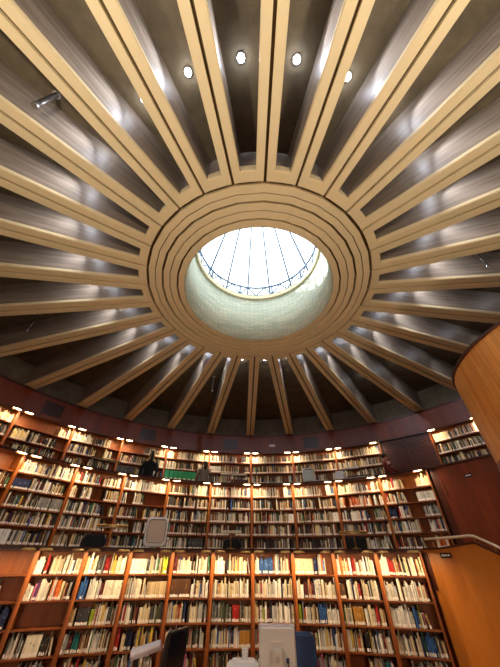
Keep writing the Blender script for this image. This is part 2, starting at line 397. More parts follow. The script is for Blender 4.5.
for i in range(7):      # a second row over the gallery on the right
    a = RIB0 - 42 - 12 * i
    t = empty('ceiling_spotlight', Matrix.Translation((5.7 * math.cos(R_(a)), 5.7 * math.sin(R_(a)), Z_SLAB)),
              'small white spotlight further out between the right-hand ribs, %s clockwise' % ORD[i + 1], 'spotlight', 'roof spotlights')
    m = MB(); m.tube([(0, 0, 0.0), (0, 0, -0.035)], [0.055, 0.05], 16); m.build('housing', M['white'], t)
    m = MB(); m.tube([(0, 0, -0.035), (0, 0, -0.042)], [0.032, 0.028], 16); m.build('lens', M['led'], t)
    beam(t, a, LEDW * 0.45)
# pendant tubes
for r, a, zb, lab in ((4.15, -133.4, 6.12, 'short steel tube hanging from the roof at upper left'), (4.42, -8.2, 6.14, 'steel tube hanging between ribs above the round balcony'),
                      (5.85, 166.4, 6.16, 'thin steel tube hanging from the roof at far left'), (4.7, 107.6, 6.17, 'thin pale tube hanging left of the far middle rib')):
    t = empty('pendant_tube', Matrix.Translation((r * math.cos(R_(a)), r * math.sin(R_(a)), Z_SLAB)), lab, 'hanging tube')
    m = MB(); L = Z_SLAB - zb; rad = 0.03 if 'upper left' in lab else 0.02
    m.tube([(0, 0, 0), (0, 0, -L)], rad, 12); m.build('tube', M['dull'], t)
    m = MB(); m.tube([(0, 0, -L + 0.05), (0, 0, -L - 0.01)], [rad * 1.25, rad * 1.25], 12); m.build('end_cap', M['steel'], t)
    m = MB(); m.tube([(0, 0, 0), (0, 0, -0.02)], 0.05, 12); m.build('ceiling_rose', M['steel'], t)

# vents and the small white plate on the fascia
for i, (a, w) in enumerate(((144.6, 0.62), (120.8, 0.62), (96.8, 0.62), (72.9, 0.62))):
    t = empty('air_vent', polar(R_TOP - 0.02, a, 5.36), 'dark louvred air vent in the fascia, %s from the left' % ORD[i + 1], 'air vent', 'fascia air vents')
    m = MB(); m.box(-w / 2, w / 2, -0.012, 0.0, 0, 0.44); m.build('frame', M['wood_dark'], t)
    m = MB()
    for j in range(9): m.box(-w / 2 + .03, w / 2 - .03, -0.02, -0.01, 0.03 + j * 0.044, 0.05 + j * 0.044)
    m.build('louvres', M['black'], t)
m = MB(); m.box(-0.12, 0.12, -0.012, 0.0, -0.05, 0.05)
tag(m.build('wall_plate', M['white'], None, polar(R_TOP - 0.02, 84.4, 5.53), bevel=0.004), 'small white plate on the fascia right of the far middle rib', 'plate')

# ------------------------------------------------------------------ bookcases
TIERS = {
    'low': dict(R=LR, base=0.0, top=1.95, shelves=[0.28, 0.603, 0.92, 1.252, 1.594], depth=0.28),
    'mid': dict(R=R_MID, base=Z_G1, top=3.76, shelves=[1.36, 1.70, 2.045, 2.38, 2.70, 3.04, 3.38], depth=0.30),
    'top': dict(R=R_TOP - 0.10, base=Z_G2, top=5.22, shelves=[3.12, 3.40, 3.74, 4.09, 4.45, 4.82], depth=0.26),
}
HALF = {'low': LSTEP / 2, 'mid': 6, 'top': 6}
def bay_matrix(tier, k):
    T = TIERS[tier]; h = HALF[tier]
    if tier == 'low': return lpolar(T['R'] * math.cos(R_(h)), LPOST + LSTEP * (k - 0.5), T['base'])
    return polar(T['R'] * math.cos(R_(h)), POST0 + 12 * k - 6, T['base'])
def make_bay(tier):
    T = TIERS[tier]; W = 2 * T['R'] * math.sin(R_(HALF[tier])); h = T['top'] - T['base']; d = T['depth']; b = T['base']
    t = empty('bookcase', Matrix.Identity(4), 'x', 'bookcase')
    s = 0.034
    for sg in (-1, 1):
        m = MB(); x0, x1 = sorted((sg * (W / 2 - 0.001), sg * (W / 2 - s))); m.box(x0, x1, -0.02, d, 0, h); m.build('side_panel', M['wood'], t)
    m = MB(); m.box(-W / 2 + s, W / 2 - s, d - 0.02, d, 0, h); m.build('back_panel', M['wood_back'], t)
    m = MB(); m.box(-W / 2 + s, W / 2 - s, 0, d - 0.02, h - 0.03, h); m.build('top_panel', M['wood_h'], t)
    m = MB(); m.box(-W / 2 + s, W / 2 - s, 0.02, 0.04, 0, T['shelves'][0] - b - 0.024); m.build('plinth', M['wood_h'], t)
    for z in T['shelves']:
        m = MB(); m.box(-W / 2 + s, W / 2 - s, 0, d - 0.02, z - b - 0.024, z - b); m.build('shelf', M['wood_h'], t)
    return t, W - 2 * s, d - 0.02
BAYS = {'low': list(range(5, -5, -1)), 'mid': list(range(5, -5, -1)), 'top': [5, 4, 3, 2, 1, 0, -1, -2, -3, -5]}
LOWNAME = {5: 'leftmost lower bookcase', 4: 'second lower bookcase from left', 3: 'third lower bookcase from left', 2: 'fourth lower bookcase from left', 1: 'lower bookcase behind black monitor',
           0: 'lower bookcase behind white printer', -1: 'lower bookcase behind grey monitor', -2: 'lower bookcase behind blue chair', -3: 'second lower bookcase from stairs', -4: 'lower bookcase beside stairs'}
def bayname(tier, k):
    if tier == 'low': return LOWNAME[k]
    if tier == 'mid': return 'leftmost middle bookcase' if k == 5 else ('middle bookcase at the right end' if k == -4 else '%s middle bookcase from left' % ORD[6 - k])
    if k == -5: return 'upper bookcase right of slatted wall'
    if k == -3: return 'upper bookcase left of slatted wall'
    return 'leftmost upper bookcase' if k == 5 else '%s upper bookcase from left' % ORD[6 - k]
INNER = {}
for tier in TIERS:
    proto, wi, di = make_bay(tier); INNER[tier] = (wi, di)
    for i, k in enumerate(BAYS[tier]):
        o = proto if i == 0 else copy_tree(proto)
        o.matrix_world = bay_matrix(tier, k)
        nm = bayname(tier, k)
        o['label'] = 'dark mahogany ' + nm + ' with shelves of books'; o['group'] = {'low': 'lower bookcases', 'mid': 'middle bookcases', 'top': 'upper bookcases'}[tier]

# shelf lamps: one at each end of each bay
LAMPW = {'low': 3.3, 'mid': 3.8, 'top': 4.6}
WARM = (1.0, 0.69, 0.36)
def make_shelf_lamp(power, tilt, reach):
    t = empty('shelf_lamp', Matrix.Identity(4), 'x', 'shelf lamp')
    m = MB(); m.tube([(0, reach, 0.0), (0, 0.02, 0.025)], 0.009, 8); m.build('arm', M['brass'], t)
    m = MB(); n = 14
    prof = [(math.cos(PI * j / 8), math.sin(PI * j / 8)) for j in range(9)]
    for i in range(n):     # half-round trough shade with rounded ends
        for j in range(8):
            q = []
            for (ii, jj) in ((i, j), (i + 1, j), (i + 1, j + 1), (i, j + 1)):
                u = -1 + 2 * ii / n; sc = math.sqrt(max(0.0, 1 - u ** 4))
                q.append((u * 0.115, prof[jj][0] * 0.045 * sc, prof[jj][1] * 0.035 * sc))
            m.quad(q, 0, None, True)
    m.build('shade', M['brass'], t)
    m = MB(); m.ball((0, 0, 0.012), (0.098, 0.032, 0.010), 14, 6); m.build('bulb', M['bulb'], t)
    area('lamp_light', t, (0, 0.0, -0.004), (R_(tilt), 0, 0), 0.19, 0.05, power, WARM, 165)
    return t
for tier in TIERS:
    T = TIERS[tier]; proto = make_shelf_lamp(LAMPW[tier], 12 if tier == 'low' else 28, 0.27 if tier == 'low' else 0.235); W = 2 * T['R'] * math.sin(R_(HALF[tier])); n = 0
    off = {'low': 0.145, 'mid': 0.19, 'top': 0.19}[tier]; dz = {'low': 1.925, 'mid': 3.70, 'top': 5.13}[tier]
    for k in BAYS[tier]:
        for sg, wd in ((-1, 'left'), (1, 'right')):
            mw = bay_matrix(tier, k) @ Matrix.Translation((sg * (W / 2 - off), -0.25 if tier == 'low' else -0.22, dz - T['base']))
            o = proto if n == 0 else copy_tree(proto)
            if tier != 'low': mw = mw @ Matrix.Diagonal((1.18, 1.35, 1.2, 1))
            o.matrix_world = mw; n += 1
            o['label'] = 'small brass lamp above %s end of %s' % (wd, bayname(tier, k)); o['group'] = 'bookcase lamps'

# ------------------------------------------------------------------ books
COL = dict(cream=(232, 214, 175), ivory=(238, 228, 205), white=(240, 238, 232), beige=(205, 180, 140), tan=(180, 140, 95), grey=(140, 140, 138), silver=(196, 196, 192), black=(30, 28, 31),
           olive=(78, 84, 52), green=(52, 112, 66), lime=(172, 192, 52), navy=(36, 46, 88), blue=(52, 98, 165), red=(172, 36, 30), maroon=(98, 27, 32), orange=(214, 108, 42), yellow=(226, 192, 78),
           brown=(96, 62, 38), gold=(186, 132, 54), pink=(226, 128, 164), purple=(92, 54, 104), teal=(40, 138, 138), charcoal=(64, 64, 66))
MIX = dict(cream=17, ivory=13, white=20, beige=8, tan=4, silver=6, grey=6, black=6, charcoal=4, olive=2, navy=4, blue=3, red=4, maroon=4, orange=3, yellow=3, brown=5, green=2, pink=1, teal=1, lime=1)
PAL = {'mix': MIX, 'light': dict(cream=24, ivory=22, white=32, beige=12, silver=9, yellow=3, tan=6, red=3, navy=3, blue=3, brown=5, grey=7, charcoal=6, maroon=3, orange=3, green=2), 'white': dict(white=60, ivory=25, silver=10), 'cream': dict(cream=60, ivory=25, beige=8),
       'dark': dict(black=18, charcoal=16, brown=16, maroon=8, navy=9, olive=7, grey=10, beige=8, tan=6, cream=10, silver=6), 'greys': dict(grey=10, charcoal=10, silver=8), 'browns': dict(brown=14, gold=3, maroon=4),
       'yellow': dict(yellow=7, cream=14, ivory=8), 'pinks': dict(pink=6, ivory=6, purple=3, white=3, silver=3), 'dim': dict(beige=13, cream=14, ivory=9, white=8, tan=8, brown=11, grey=11, charcoal=12, black=14, maroon=5, navy=5, olive=4, red=3, green=2, blue=3, silver=6, yellow=2),
       'gold': dict(gold=10), 'orange': dict(orange=6, red=2, cream=5, white=4), 'greens': dict(olive=6, charcoal=8, grey=4)}
def pick(rng, pal):
    d = PAL[pal] if pal in PAL else {pal: 1}
    ks = list(d); return rng.choices(ks, [d[k] for k in ks])[0]
# what stands on each lower shelf, top row first: (from, to, palette, same-series)
LOWROWS = {
    5: [[], [(0, .62, 'light')], [(.25, .62, 'dark'), (.62, .95, 'navy')], [(.3, .9, 'mix')], []],
    4: [[(0, .2, 'white'), (.22, .34, 'red'), (.34, .62, 'cream'), (.62, .72, 'white'), (.72, 1, 'light')], [(0, .16, 'white'), (.16, .5, 'pinks'), (.5, .78, 'orange'), (.78, 1, 'dark')], [], [(.03, .25, 'light'), (.25, .36, 'dark'), (.36, .68, 'ivory', 1), (.68, .82, 'dark'), (.82, .9, 'yellow')], [(.35, .85, 'mix')]],
    3: [[(0, .28, 'light'), (.28, .46, 'greys'), (.46, .58, 'red'), (.6, 1, 'yellow')], [(.02, .22, 'blue'), (.22, .5, 'white'), (.5, .58, 'maroon'), (.58, 1, 'ivory', 1)], [(0, .14, 'dark'), (.14, .42, 'charcoal', 1), (.42, .5, 'lime'), (.5, .8, 'light'), (.8, 1, 'dark')], [(0, .2, 'light'), (.2, .34, 'teal'), (.34, 1, 'mix')], [(.12, .9, 'mix')]],
    2: [[(0, .42, 'yellow', 1), (.42, .8, 'light'), (.8, .94, 'lime')], [(0, .12, 'mix'), (.12, .5, 'light'), (.5, 1, 'beige', 1)], [(0, .3, 'light'), (.3, .42, 'dark'), (.42, .7, 'cream'), (.7, 1, 'greens')], [(0, .14, 'red'), (.14, .3, 'mix'), (.3, .42, 'navy'), (.42, .96, 'mix')], [(0, .9, 'mix')]],
    1: [[(0, .1, 'maroon'), (.1, .95, 'light')], [(0, .52, 'brown', 1), (.52, .62, 'white'), (.62, 1, 'light')], [(0, .4, 'light'), (.4, .5, 'dark'), (.5, .75, 'light'), (.75, 1, 'greys')], [(0, .3, 'light'), (.3, .7, 'mix'), (.7, .85, 'greens'), (.85, .98, 'light')], [(0, .8, 'mix')]],
    0: [[(0, .32, 'white'), (.32, .95, 'light')], [(0, .4, 'light'), (.4, .7, 'cream'), (.7, 1, 'light')], [(0, .52, 'greens'), (.52, .72, 'red', 1), (.72, 1, 'light')], [(0, .5, 'light'), (.5, .72, 'mix'), (.72, 1, 'gold', 1)], [(0, .8, 'dark')]],
    -1: [[(0, .12, 'white'), (.12, .5, 'blue'), (.5, .95, 'light')], [(0, .3, 'mix'), (.3, .7, 'white'), (.7, 1, 'mix')], [(0, .25, 'mix'), (.25, 1, 'light')], [(0, 1, 'mix')], [(0, .8, 'mix')]],
    -2: [[(0, .5, 'cream', 1), (.5, .6, 'navy'), (.6, .82, 'mix')], [(0, .2, 'light'), (.2, .3, 'maroon'), (.3, 1, 'light')], [(0, .1, 'lime'), (.1, .5, 'mix'), (.5, .7, 'blue'), (.7, 1, 'white')], [(.1, .35, 'dark'), (.35, 1, 'light')], [(.3, 1, 'mix')]],
    -3: [[(0, .1, 'white'), (.1, .4, 'orange'), (.4, .48, 'red'), (.48, 1, 'light')], [(0, .16, 'brown', 1), (.18, .45, 'light'), (.45, .55, 'red'), (.55, 1, 'light')], [(0, .24, 'light'), (.24, .5, 'gold', 1), (.5, .6, 'white'), (.6, .76, 'light'), (.76, .84, 'red'), (.84, 1, 'light')], [(0, .2, 'light'), (.2, .4, 'orange'), (.4, .52, 'black'), (.52, .64, 'mix'), (.64, 1, 'light')], [(.4, .96, 'mix')]],
    -4: [[(0, .2, 'white'), (.2, .34, 'red'), (.34, .7, 'light'), (.7, 1, 'light')], [(0, .3, 'white'), (.3, .4, 'yellow'), (.4, .7, 'white'), (.7, 1, 'light')], [(0, .5, 'white'), (.5, .6, 'blue'), (.6, .78, 'mix')], [(0, .4, 'light'), (.4, .6, 'mix'), (.6, .82, 'blue'), (.82, 1, 'mix')], [(.2, .9, 'mix')]],
}
def rows_for(tier, k, rng):
    if tier == 'low': return LOWROWS[k]
    nrow = 5 if tier == 'mid' else 3
    out = []
    for r in range(nrow):
        segs = []; x = 0.0
        while x < 0.985:
            w = rng.uniform(0.12, 0.5); e = min(1, x + w)
            u = rng.random()
            pal = ('light' if r == 0 and u < 0.75 else ('dim' if u < 0.72 else ('dark' if u < 0.9 else 'light')))  # darker covers below the top row stand in for weaker lamp light
            if rng.random() < 0.07: segs.append((x, e, rng.choice(['beige', 'silver', 'cream', 'charcoal', 'white']), 1))
            else: segs.append((x, e, pal))
            x = e + (rng.uniform(0.06, 0.16) if rng.random() < 0.22 else 0.004)
        out.append(segs)
    SP = {('top', 4): {0: [(.78, 1, 'light')], 1: [(.05, .3, 'yellow'), (.33, .72, 'dim'), (.74, .8, 'dim')], 2: [(.15, .85, 'dim')]},
          ('top', 5): {0: [(0, 1, 'cream')]}, ('top', 3): {0: [(0, .42, 'light'), (.46, .78, 'dark')], 1: [(0, .55, 'dim'), (.72, .9, 'light')], 2: [(0, .35, 'dim'), (.45, .9, 'dim')]},
          ('top', 2): {0: [(.5, 1, 'dim')]}, ('top', 1): {2: [(.8, 1, 'dark')]},
          ('top', -3): {0: [(0, .12, 'white'), (.12, .4, 'dark'), (.42, .62, 'dim'), (.62, 1, 'light')]},
          ('top', -5): {0: [(.03, .34, 'cream', 1), (.36, .96, 'dim')], 1: [(.02, .98, 'dim')], 2: [(.03, .98, 'dark')]},
          ('mid', 5): {0: [(0, .5, 'light')]}, ('mid', 4): {0: [(0, 1, 'light')], 1: [(0, .3, 'dark', 1), (.3, .95, 'dim')], 2: [(0, .56, 'dim'), (.56, .76, 'grey', 1), (.78, 1, 'grey', 1)]},
          ('mid', 3): {1: [(0, .12, 'dim'), (.22, .42, 'light'), (.68, 1, 'dim')], 0: [(0, .55, 'dim'), (.58, 1, 'light')]}, ('mid', 2): {1: [(0, .1, 'dim'), (.26, .5, 'dim')], 3: [(0, .3, 'dim'), (.42, .6, 'dim'), (.62, 1, 'dim')]},
          ('mid', -3): {0: [(0, 1, 'light')], 1: [(0, .16, 'light'), (.24, .76, 'orange'), (.8, .86, 'white'), (.92, 1, 'white')], 2: [(0, .2, 'dim'), (.22, .6, 'light'), (.74, .96, 'dim')]},
          ('mid', -4): {0: [(0, .42, 'light'), (.72, 1, 'cream')], 1: [(0, .4, 'mix'), (.66, 1, 'silver', 1)], 2: [(0, .16, 'navy'), (.2, .42, 'mix'), (.7, 1, 'greys')], 3: [(0, .55, 'mix'), (.7, 1, 'mix')], 4: [(0, .5, 'dim'), (.72, .96, 'orange')]}}
    for r, v in SP.get((tier, k), {}).items(): out[r] = v
    return out
# project a point, only to know which books show largest
cp, sp = math.cos(PITCH), math.sin(PITCH)
FW = Vector((0, cp, sp)); RT = Vector((1, 0, 0)); UPV = Vector((0, -sp, cp))
cr, sr = math.cos(ROLL), math.sin(ROLL)
RV = RT * cr + UPV * sr; UV = UPV * cr - RT * sr
def project(p):
    d = p - CAM; w = d.dot(FW); return 250 + FPX * d.dot(RV) / w, 333.5 - FPX * d.dot(UV) / w
books = []
for tier in ('low', 'mid', 'top'):
    T = TIERS[tier]; wi, di = INNER[tier]
    for k in BAYS[tier]:
        rng = random.Random(hash((len(tier) + ord(tier[0]), k)) % 100003)
        rows = rows_for(tier, k, rng); mw = bay_matrix(tier, k)
        for r, segs in enumerate(rows):
            z = T['shelves'][-1 - r] - T['base']; row = []
            clear = (T['shelves'][-r] - 0.024 if r else T['top'] - 0.03) - T['base'] - z
            for sg in segs:
                x0, x1 = -wi / 2 + sg[0] * wi + 0.003, -wi / 2 + sg[1] * wi
                ser = len(sg) > 3; x = x0
                c0 = pick(rng, sg[2]); h0 = rng.uniform(0.215, 0.27); t0 = rng.uniform(0.015, 0.028)
                gap_after = sg[1] < 0.97 and not any(abs(q[0] - sg[1]) < 0.05 for q in segs)
                while True:
                    t = t0 if ser else rng.choice((0.013, 0.016, 0.019, 0.023, 0.027, 0.032, 0.04)) * rng.uniform(0.9, 1.15)
                    if x + t > x1: break
                    h = h0 * rng.uniform(0.985, 1.0) if ser else rng.uniform(0.185, 0.285)
                    if not ser and rng.random() < 0.06: h = 0.31
                    h = min(h, clear - 0.012); d = min(di - 0.02, rng.uniform(0.14, 0.2))
                    name = c0 if ser else pick(rng, sg[2])
                    j = rng.uniform(0.58, 1.08); col = tuple(min(1, v * j) for v in lin(COL[name]))
                    yb = 0.010 + (rng.uniform(0, 0.006) if ser else rng.uniform(0, 0.035))
                    row.append(dict(x=x + t / 2, t=t - (0.0012 if ser else rng.uniform(0.0025, 0.0055)), h=h, d=d, y=yb, z=z, col=col, cn=name, lab=rng.random() < 0.9, lean=0.0, tier=tier, k=k, r=r, mw=mw, lh=rng.uniform(0.03, 0.046), title=rng.random() < 0.28, tt=rng.random()))
                    x += t
                if gap_after and row and rng.random() < 0.75:      # the last book leans into the gap... towards its neighbours
                    ang = rng.uniform(0.10, 0.22); b = row[-1]
                    if (b['x'] + b['h'] * math.sin(ang) + b['t']) < wi / 2 - 0.01:
                        b['x'] += b['h'] * math.sin(ang) + 0.004; b['lean'] = -ang
            for i, b in enumerate(row): b['i'] = i; b['n'] = len(row)
            books += row
def bmat(b):
    piv = Matrix.Translation((b['x'] + (b['t'] / 2 if b['lean'] < 0 else -b['t'] / 2 if b['lean'] > 0 else 0), b['y'], b['z']))
    back = Matrix.Translation((-b['t'] / 2 if b['lean'] < 0 else b['t'] / 2 if b['lean'] > 0 else 0, 0, 0))
    return b['mw'] @ piv @ Matrix.Rotation(b['lean'], 4, 'Y') @ back
HIDE = [(255, 618, 318, 667), (163, 626, 188, 667), (130, 638, 165, 667), (228, 656, 258, 667)]
for b in books:
    if b['tier'] != 'low': b['A'] = 0; continue
    mt = bmat(b); q = [project(mt @ Vector(v)) for v in ((-b['t'] / 2, 0, 0), (b['t'] / 2, 0, 0), (b['t'] / 2, 0, b['h']), (-b['t'] / 2, 0, b['h']))]
    A = abs(sum(q[i][0] * q[(i + 1) % 4][1] - q[(i + 1) % 4][0] * q[i][1] for i in range(4))) / 2
    cx, cy = sum(p[0] for p in q) / 4, sum(p[1] for p in q) / 4
    if not (3 < cx < 497 and 545 < cy < 660) or any(x0 < cx < x1 and y0 < cy < y1 for x0, y0, x1, y1 in HIDE): A = 0
    b['A'] = A
books.sort(key=lambda b: -b['A'])
ROWW = ['top shelf', 'second shelf down', 'third shelf down', 'fourth shelf down', 'bottom shelf']
def sizew(b): return ('thick' if b['t'] > 0.029 else 'slim' if b['t'] < 0.0155 else 'tall' if b['h'] > 0.26 else 'short' if b['h'] < 0.205 else 'medium')
def colour_attr(me, cols):
    a = me.color_attributes.new('cover_colour', 'FLOAT_COLOR', 'CORNER')
    buf = []
    for p, c in zip(me.polygons, cols): buf += [c[0], c[1], c[2], 1.0] * p.loop_total
    a.data.foreach_set('color', buf)
def mesh_of(name, v, f, cols, mat, mi=None, mats=None):
    me = bpy.data.meshes.new(name); me.from_pydata(v, [], f)
    for q in (mats or [mat]): me.materials.append(q)
    if mi: me.polygons.foreach_set('material_index', mi)
    if cols: colour_attr(me, cols)
    return me
def book_cover(b):
    """Rounded spine and two boards as one bent shell, with a darker or lighter title band on some spines."""
    t, h, d = b['t'] / 2, b['h'], b['d']; th = 0.0022
    n = 5
    out = [(-t, d)] + [(-t * math.cos(PI * i / n), 0.004 - 0.004 * math.sin(PI * i / n)) for i in range(n + 1)] + [(t, d)]
    inn = [(-t + th, d)] + [(-(t - th) * math.cos(PI * i / n), 0.008 - 0.003 * math.sin(PI * i / n)) for i in range(n + 1)] + [(t - th, d)]
    q_ = 0.4 + 0.4 * b['tt']
    zs = [0, h * q_, h * (q_ + .1), h * .93, h] if b['title'] else [0, h]
    v, f, c = [], [], []
    for z in zs: v += [(x, y, z) for x, y in out]
    no = len(out); base2 = len(v)
    for z in (0, h): v += [(x, y, z) for x, y in inn]
    dk = sum(b['col']) < 0.75
    tc = tuple(min(1, q * 1.5 + 0.07) for q in b['col']) if dk else tuple(q * 0.6 for q in b['col'])
    for s in range(len(zs) - 1):
        for i in range(no - 1):
            a = s * no + i; f.append((a, a + 1, a + no + 1, a + no)); band = b['title'] and s in (1, 3) and 1 <= i <= n
            c.append(tc if (band and s == 1) else b['col'])
    for i in range(no - 1):
        a = base2 + i; f.append((a + no, a + no + 1, a + 1, a)); c.append(b['col'])
        f.append((i + 1, i, base2 + i, base2 + i + 1)); c.append(b['col'])
        tt = (len(zs) - 1) * no + i; f.append((tt, tt + 1, base2 + no + i + 1, base2 + no + i)); c.append(b['col'])
    return mesh_of('book', v, f, c, M['cover'])
def boxmesh(name, x0, x1, y0, y1, z0, z1, mat):
    v = [(x0, y0, z0), (x1, y0, z0), (x1, y1, z0), (x0, y1, z0), (x0, y0, z1), (x1, y0, z1), (x1, y1, z1), (x0, y1, z1)]
    return mesh_of(name, v, [(3, 2, 1, 0), (4, 5, 6, 7), (0, 1, 5, 4), (1, 2, 6, 5), (2, 3, 7, 6), (3, 0, 4, 7)], None, mat)
def child(name, me, par):
    o = bpy.data.objects.new(name, me); C.objects.link(o); o.parent = par; return o
NIND = 300
for b in books[:NIND]:
    o = bpy.data.objects.new('book', book_cover(b)); C.objects.link(o); o.matrix_world = bmat(b)
    if b['k'] == 5: place = ORD[b['n'] - b['i']] + ' from right'
    else: place = ORD[b['i'] + 1] + ' from left'
    if b['i'] == 0 and b['k'] != 5: place = 'leftmost'
    if b['i'] == b['n'] - 1: place = 'rightmost'
    tag(o, '%s %s book, %s on %s, %s' % (sizew(b), 'light grey' if b['cn'] == 'silver' else 'dark grey' if b['cn'] == 'charcoal' else b['cn'], place, ROWW[b['r']], LOWNAME[b['k']]), 'book',
        'books on the lower bookcases')
    t = b['t'] / 2
    child('pages', boxmesh('pages', -t + 0.0024, t - 0.0024, 0.008, b['d'] - 0.004, 0.003, b['h'] - 0.004, M['paper']), o)
    if b['lab']: child('spine_label', boxmesh('spine_label', -t * 0.86, t * 0.86, -0.0012, 0.004, 0.012, 0.012 + b['lh'], M['label']), o)
V, F, MI, CC = [], [], [], []
def push(mt, x0, x1, y0, y1, z0, z1, mi, c, back=False):
    i = len(V)
    for p in ((x0, y0, z0), (x1, y0, z0), (x1, y1, z0), (x0, y1, z0), (x0, y0, z1), (x1, y0, z1), (x1, y1, z1), (x0, y1, z1)): V.append(tuple(mt @ Vector(p)))
    for f, top in (((4, 5, 6, 7), 1), ((0, 1, 5, 4), 0), ((1, 2, 6, 5), 0), ((3, 0, 4, 7), 0), ((3, 2, 1, 0), 0), ((2, 3, 7, 6), 0)):
        F.append(tuple(i + q for q in f)); MI.append(mi if mi == 1 or not top else 2); CC.append(c)
for b in books[NIND:]:
    mt = bmat(b); t = b['t'] / 2
    push(mt, -t, t, 0, b['d'], 0, b['h'], 0, b['col'])
    if b['lab']: push(mt, -t * 0.86, t * 0.86, -0.0015, 0.001, 0.012, 0.012 + b['lh'], 1, (0.9, 0.86, 0.8))
    if b['title']:
        dk = sum(b['col']) < 0.75; tc = tuple(min(1, q * 1.5 + 0.07) for q in b['col']) if dk else tuple(q * 0.6 for q in b['col'])
        push(mt, -t * 0.7, t * 0.7, -0.001, 0.001, b['h'] * (0.4 + 0.2 * b['tt']), b['h'] * (0.6 + 0.25 * b['tt']), 0, tc)
me = mesh_of('books', V, F, CC, None, MI, [M['cover'], M['label'], M['paper']])
o = bpy.data.objects.new('books', me); C.objects.link(o)
tag(o, 'all the smaller books filling the shelves of the three tiers', 'books', kind='stuff')
# stray dividers between books on wide shelves (parts of their bookcases)
print('books', len(books))

# green box files on the third shelf of one upper bookcase
mw = bay_matrix('top', 1); wi = INNER['top'][0]
for i in range(7):
    w = 0.155; x = -wi / 2 + 0.02 + w / 2 + i * (w + 0.012)
    t = empty('box_file', mw @ Matrix.Translation((x, 0.01, 4.09 - Z_G2)), '%s green box file on third shelf behind the person in grey-brown' % ('leftmost' if i == 0 else 'rightmost' if i == 6 else ORD[i + 1] + ' from left'), 'box file', 'green box files')
    t['label'] = ('leftmost' if i == 0 else 'rightmost' if i == 6 else ORD[i + 1] + ' from left') + ' of the bright green box files on an upper shelf'
    m = MB(); m.box(-w / 2, w / 2, 0, 0.22, 0, 0.315); m.build('box', M['green'], t, bevel=0.004)
    m = MB(); m.box(-w / 2 + .03, w / 2 - .03, -0.002, 0.001, 0.03, 0.07); m.build('label_strip', M['label'], t)

# ------------------------------------------------------------------ stairs on the right: parapet, rail, steps
def ztop(a):
    if a > 38: return 2.0
    if a > 29.6: return 2.0 + (38 - a) / 8.4 * 0.07
    return 2.07 - (29.6 - a) * 0.0385
m = MB(); m.arc(R_LOW, R_LOW + 0.06, 6, 42.0, 0, ztop, 0.9)
m.arc(R_LOW - 0.015, R_LOW + 0.075, 6, 42.0, lambda a: ztop(a) - 0.03, ztop, 0.9, 1)
m.arc(R_LOW - 0.02, R_LOW + 0.1, 42.0, 42.65, 0, 1.92, 1, 1)
m.arc(R_LOW - 0.02, R_LOW, 41.3, 41.9, 1.4, 1.93, 1, 1)
tag(m.build('wall_stair', [M['stair_wood'], M['wood_dark']]), 'amber wood veneer parapet of the stair right of the bookcases', 'stair parapet', kind='structure')
m = MB()
for i in range(8): m.arc(R_LOW + 0.06, R_LOW + 1.2, 28.6 - 2.8 * (i + 1), 28.6 - 2.8 * i, 0, Z_G1 - (i + 1) * Z_G1 / 9, 1.4)
tag(m.build('floor_stair_steps', M['carpet']), 'carpeted steps descending behind the amber stair parapet', 'stairs', kind='structure')
t = empty('handrail', polar(R_LOW + 0.03, 35, 2.0), 'pale metal handrail with brackets on the amber stair parapet', 'handrail'); inv = polar(R_LOW + 0.03, 35, 2.0).inverted()
m = MB(); pts = [Vector((( R_LOW + 0.03) * math.cos(R_(a)), (R_LOW + 0.03) * math.sin(R_(a)), ztop(a) + 0.085 + (0.05 if a > 38 else 0.05 * (a - 30) / 8 if a > 30 else 0))) for a in [41 - 0.9 * i for i in range(38)]]
m.tube([inv @ p for p in pts], 0.022, 10); m.build('rail', M['rail'], t)
for a in (39.2, 34.5, 29.4, 25.8, 22, 18, 14):
    m = MB(); p = Vector(((R_LOW + 0.03) * math.cos(R_(a)), (R_LOW + 0.03) * math.sin(R_(a)), ztop(a) - 0.01)); m.tube([inv @ p, inv @ (p + Vector((0, 0, 0.1)))], 0.012, 8); m.build('bracket', M['brass'], t)
def sign(r, a, z, w, h, label):
    t = empty('wall_sign', polar(r, a, z), label, 'sign')
    m = MB(); m.box(-w / 2, w / 2, -0.012, 0, -h / 2, h / 2); m.build('plate', M['black'], t, bevel=0.003)
    m = MB()     # illegible white marks
    for x0, x1 in ((-0.36, -0.2), (-0.16, 0.02), (0.06, 0.14), (0.18, 0.36)): m.box(x0 * w, x1 * w, -0.014, -0.011, -h * 0.16, h * 0.2)
    m.build('lettering', M['white'], t)
sign(R_LOW - 0.001, 37.0, 1.885, 0.19, 0.075, 'small black sign with white marks on the amber stair parapet')
sign(R_MID - 0.001, 34.6, 3.45, 0.17, 0.085, 'small dark sign on the red-brown wall above the stair')

# ------------------------------------------------------------------ round balcony at the right
DC = Vector((4.134, -1.24)); DR = 1.62
t = empty('round_balcony', Matrix.Translation((DC.x, DC.y, 2.66)), 'round balcony clad in amber strip wood jutting out at the right edge', 'balcony')
m = MB(); n = 96
for i in range(n):
    a, b = 2 * PI * i / n, 2 * PI * (i + 1) / n
    P_ = lambda t_, r, z: (r * math.cos(t_), r * math.sin(t_), z)
    m.quad([P_(a, DR, 0), P_(b, DR, 0), P_(b, DR, 1.14), P_(a, DR, 1.14)], 0, [(0, a * DR), (0, b * DR), (1.14, b * DR), (1.14, a * DR)], True)
    m.quad([P_(b, DR - .07, 0), P_(a, DR - .07, 0), P_(a, DR - .07, 1.14), P_(b, DR - .07, 1.14)], 0, [(0, b * DR), (0, a * DR), (1.14, a * DR), (1.14, b * DR)], True)
m.build('parapet', M['drum_wood'], t, fixn=False)
m = MB(); m.arc(DR - 0.085, DR + 0.015, 0, 360, 1.115, 1.15, 4, 0, False); m.build('top_rim', M['wood_dark'], t)
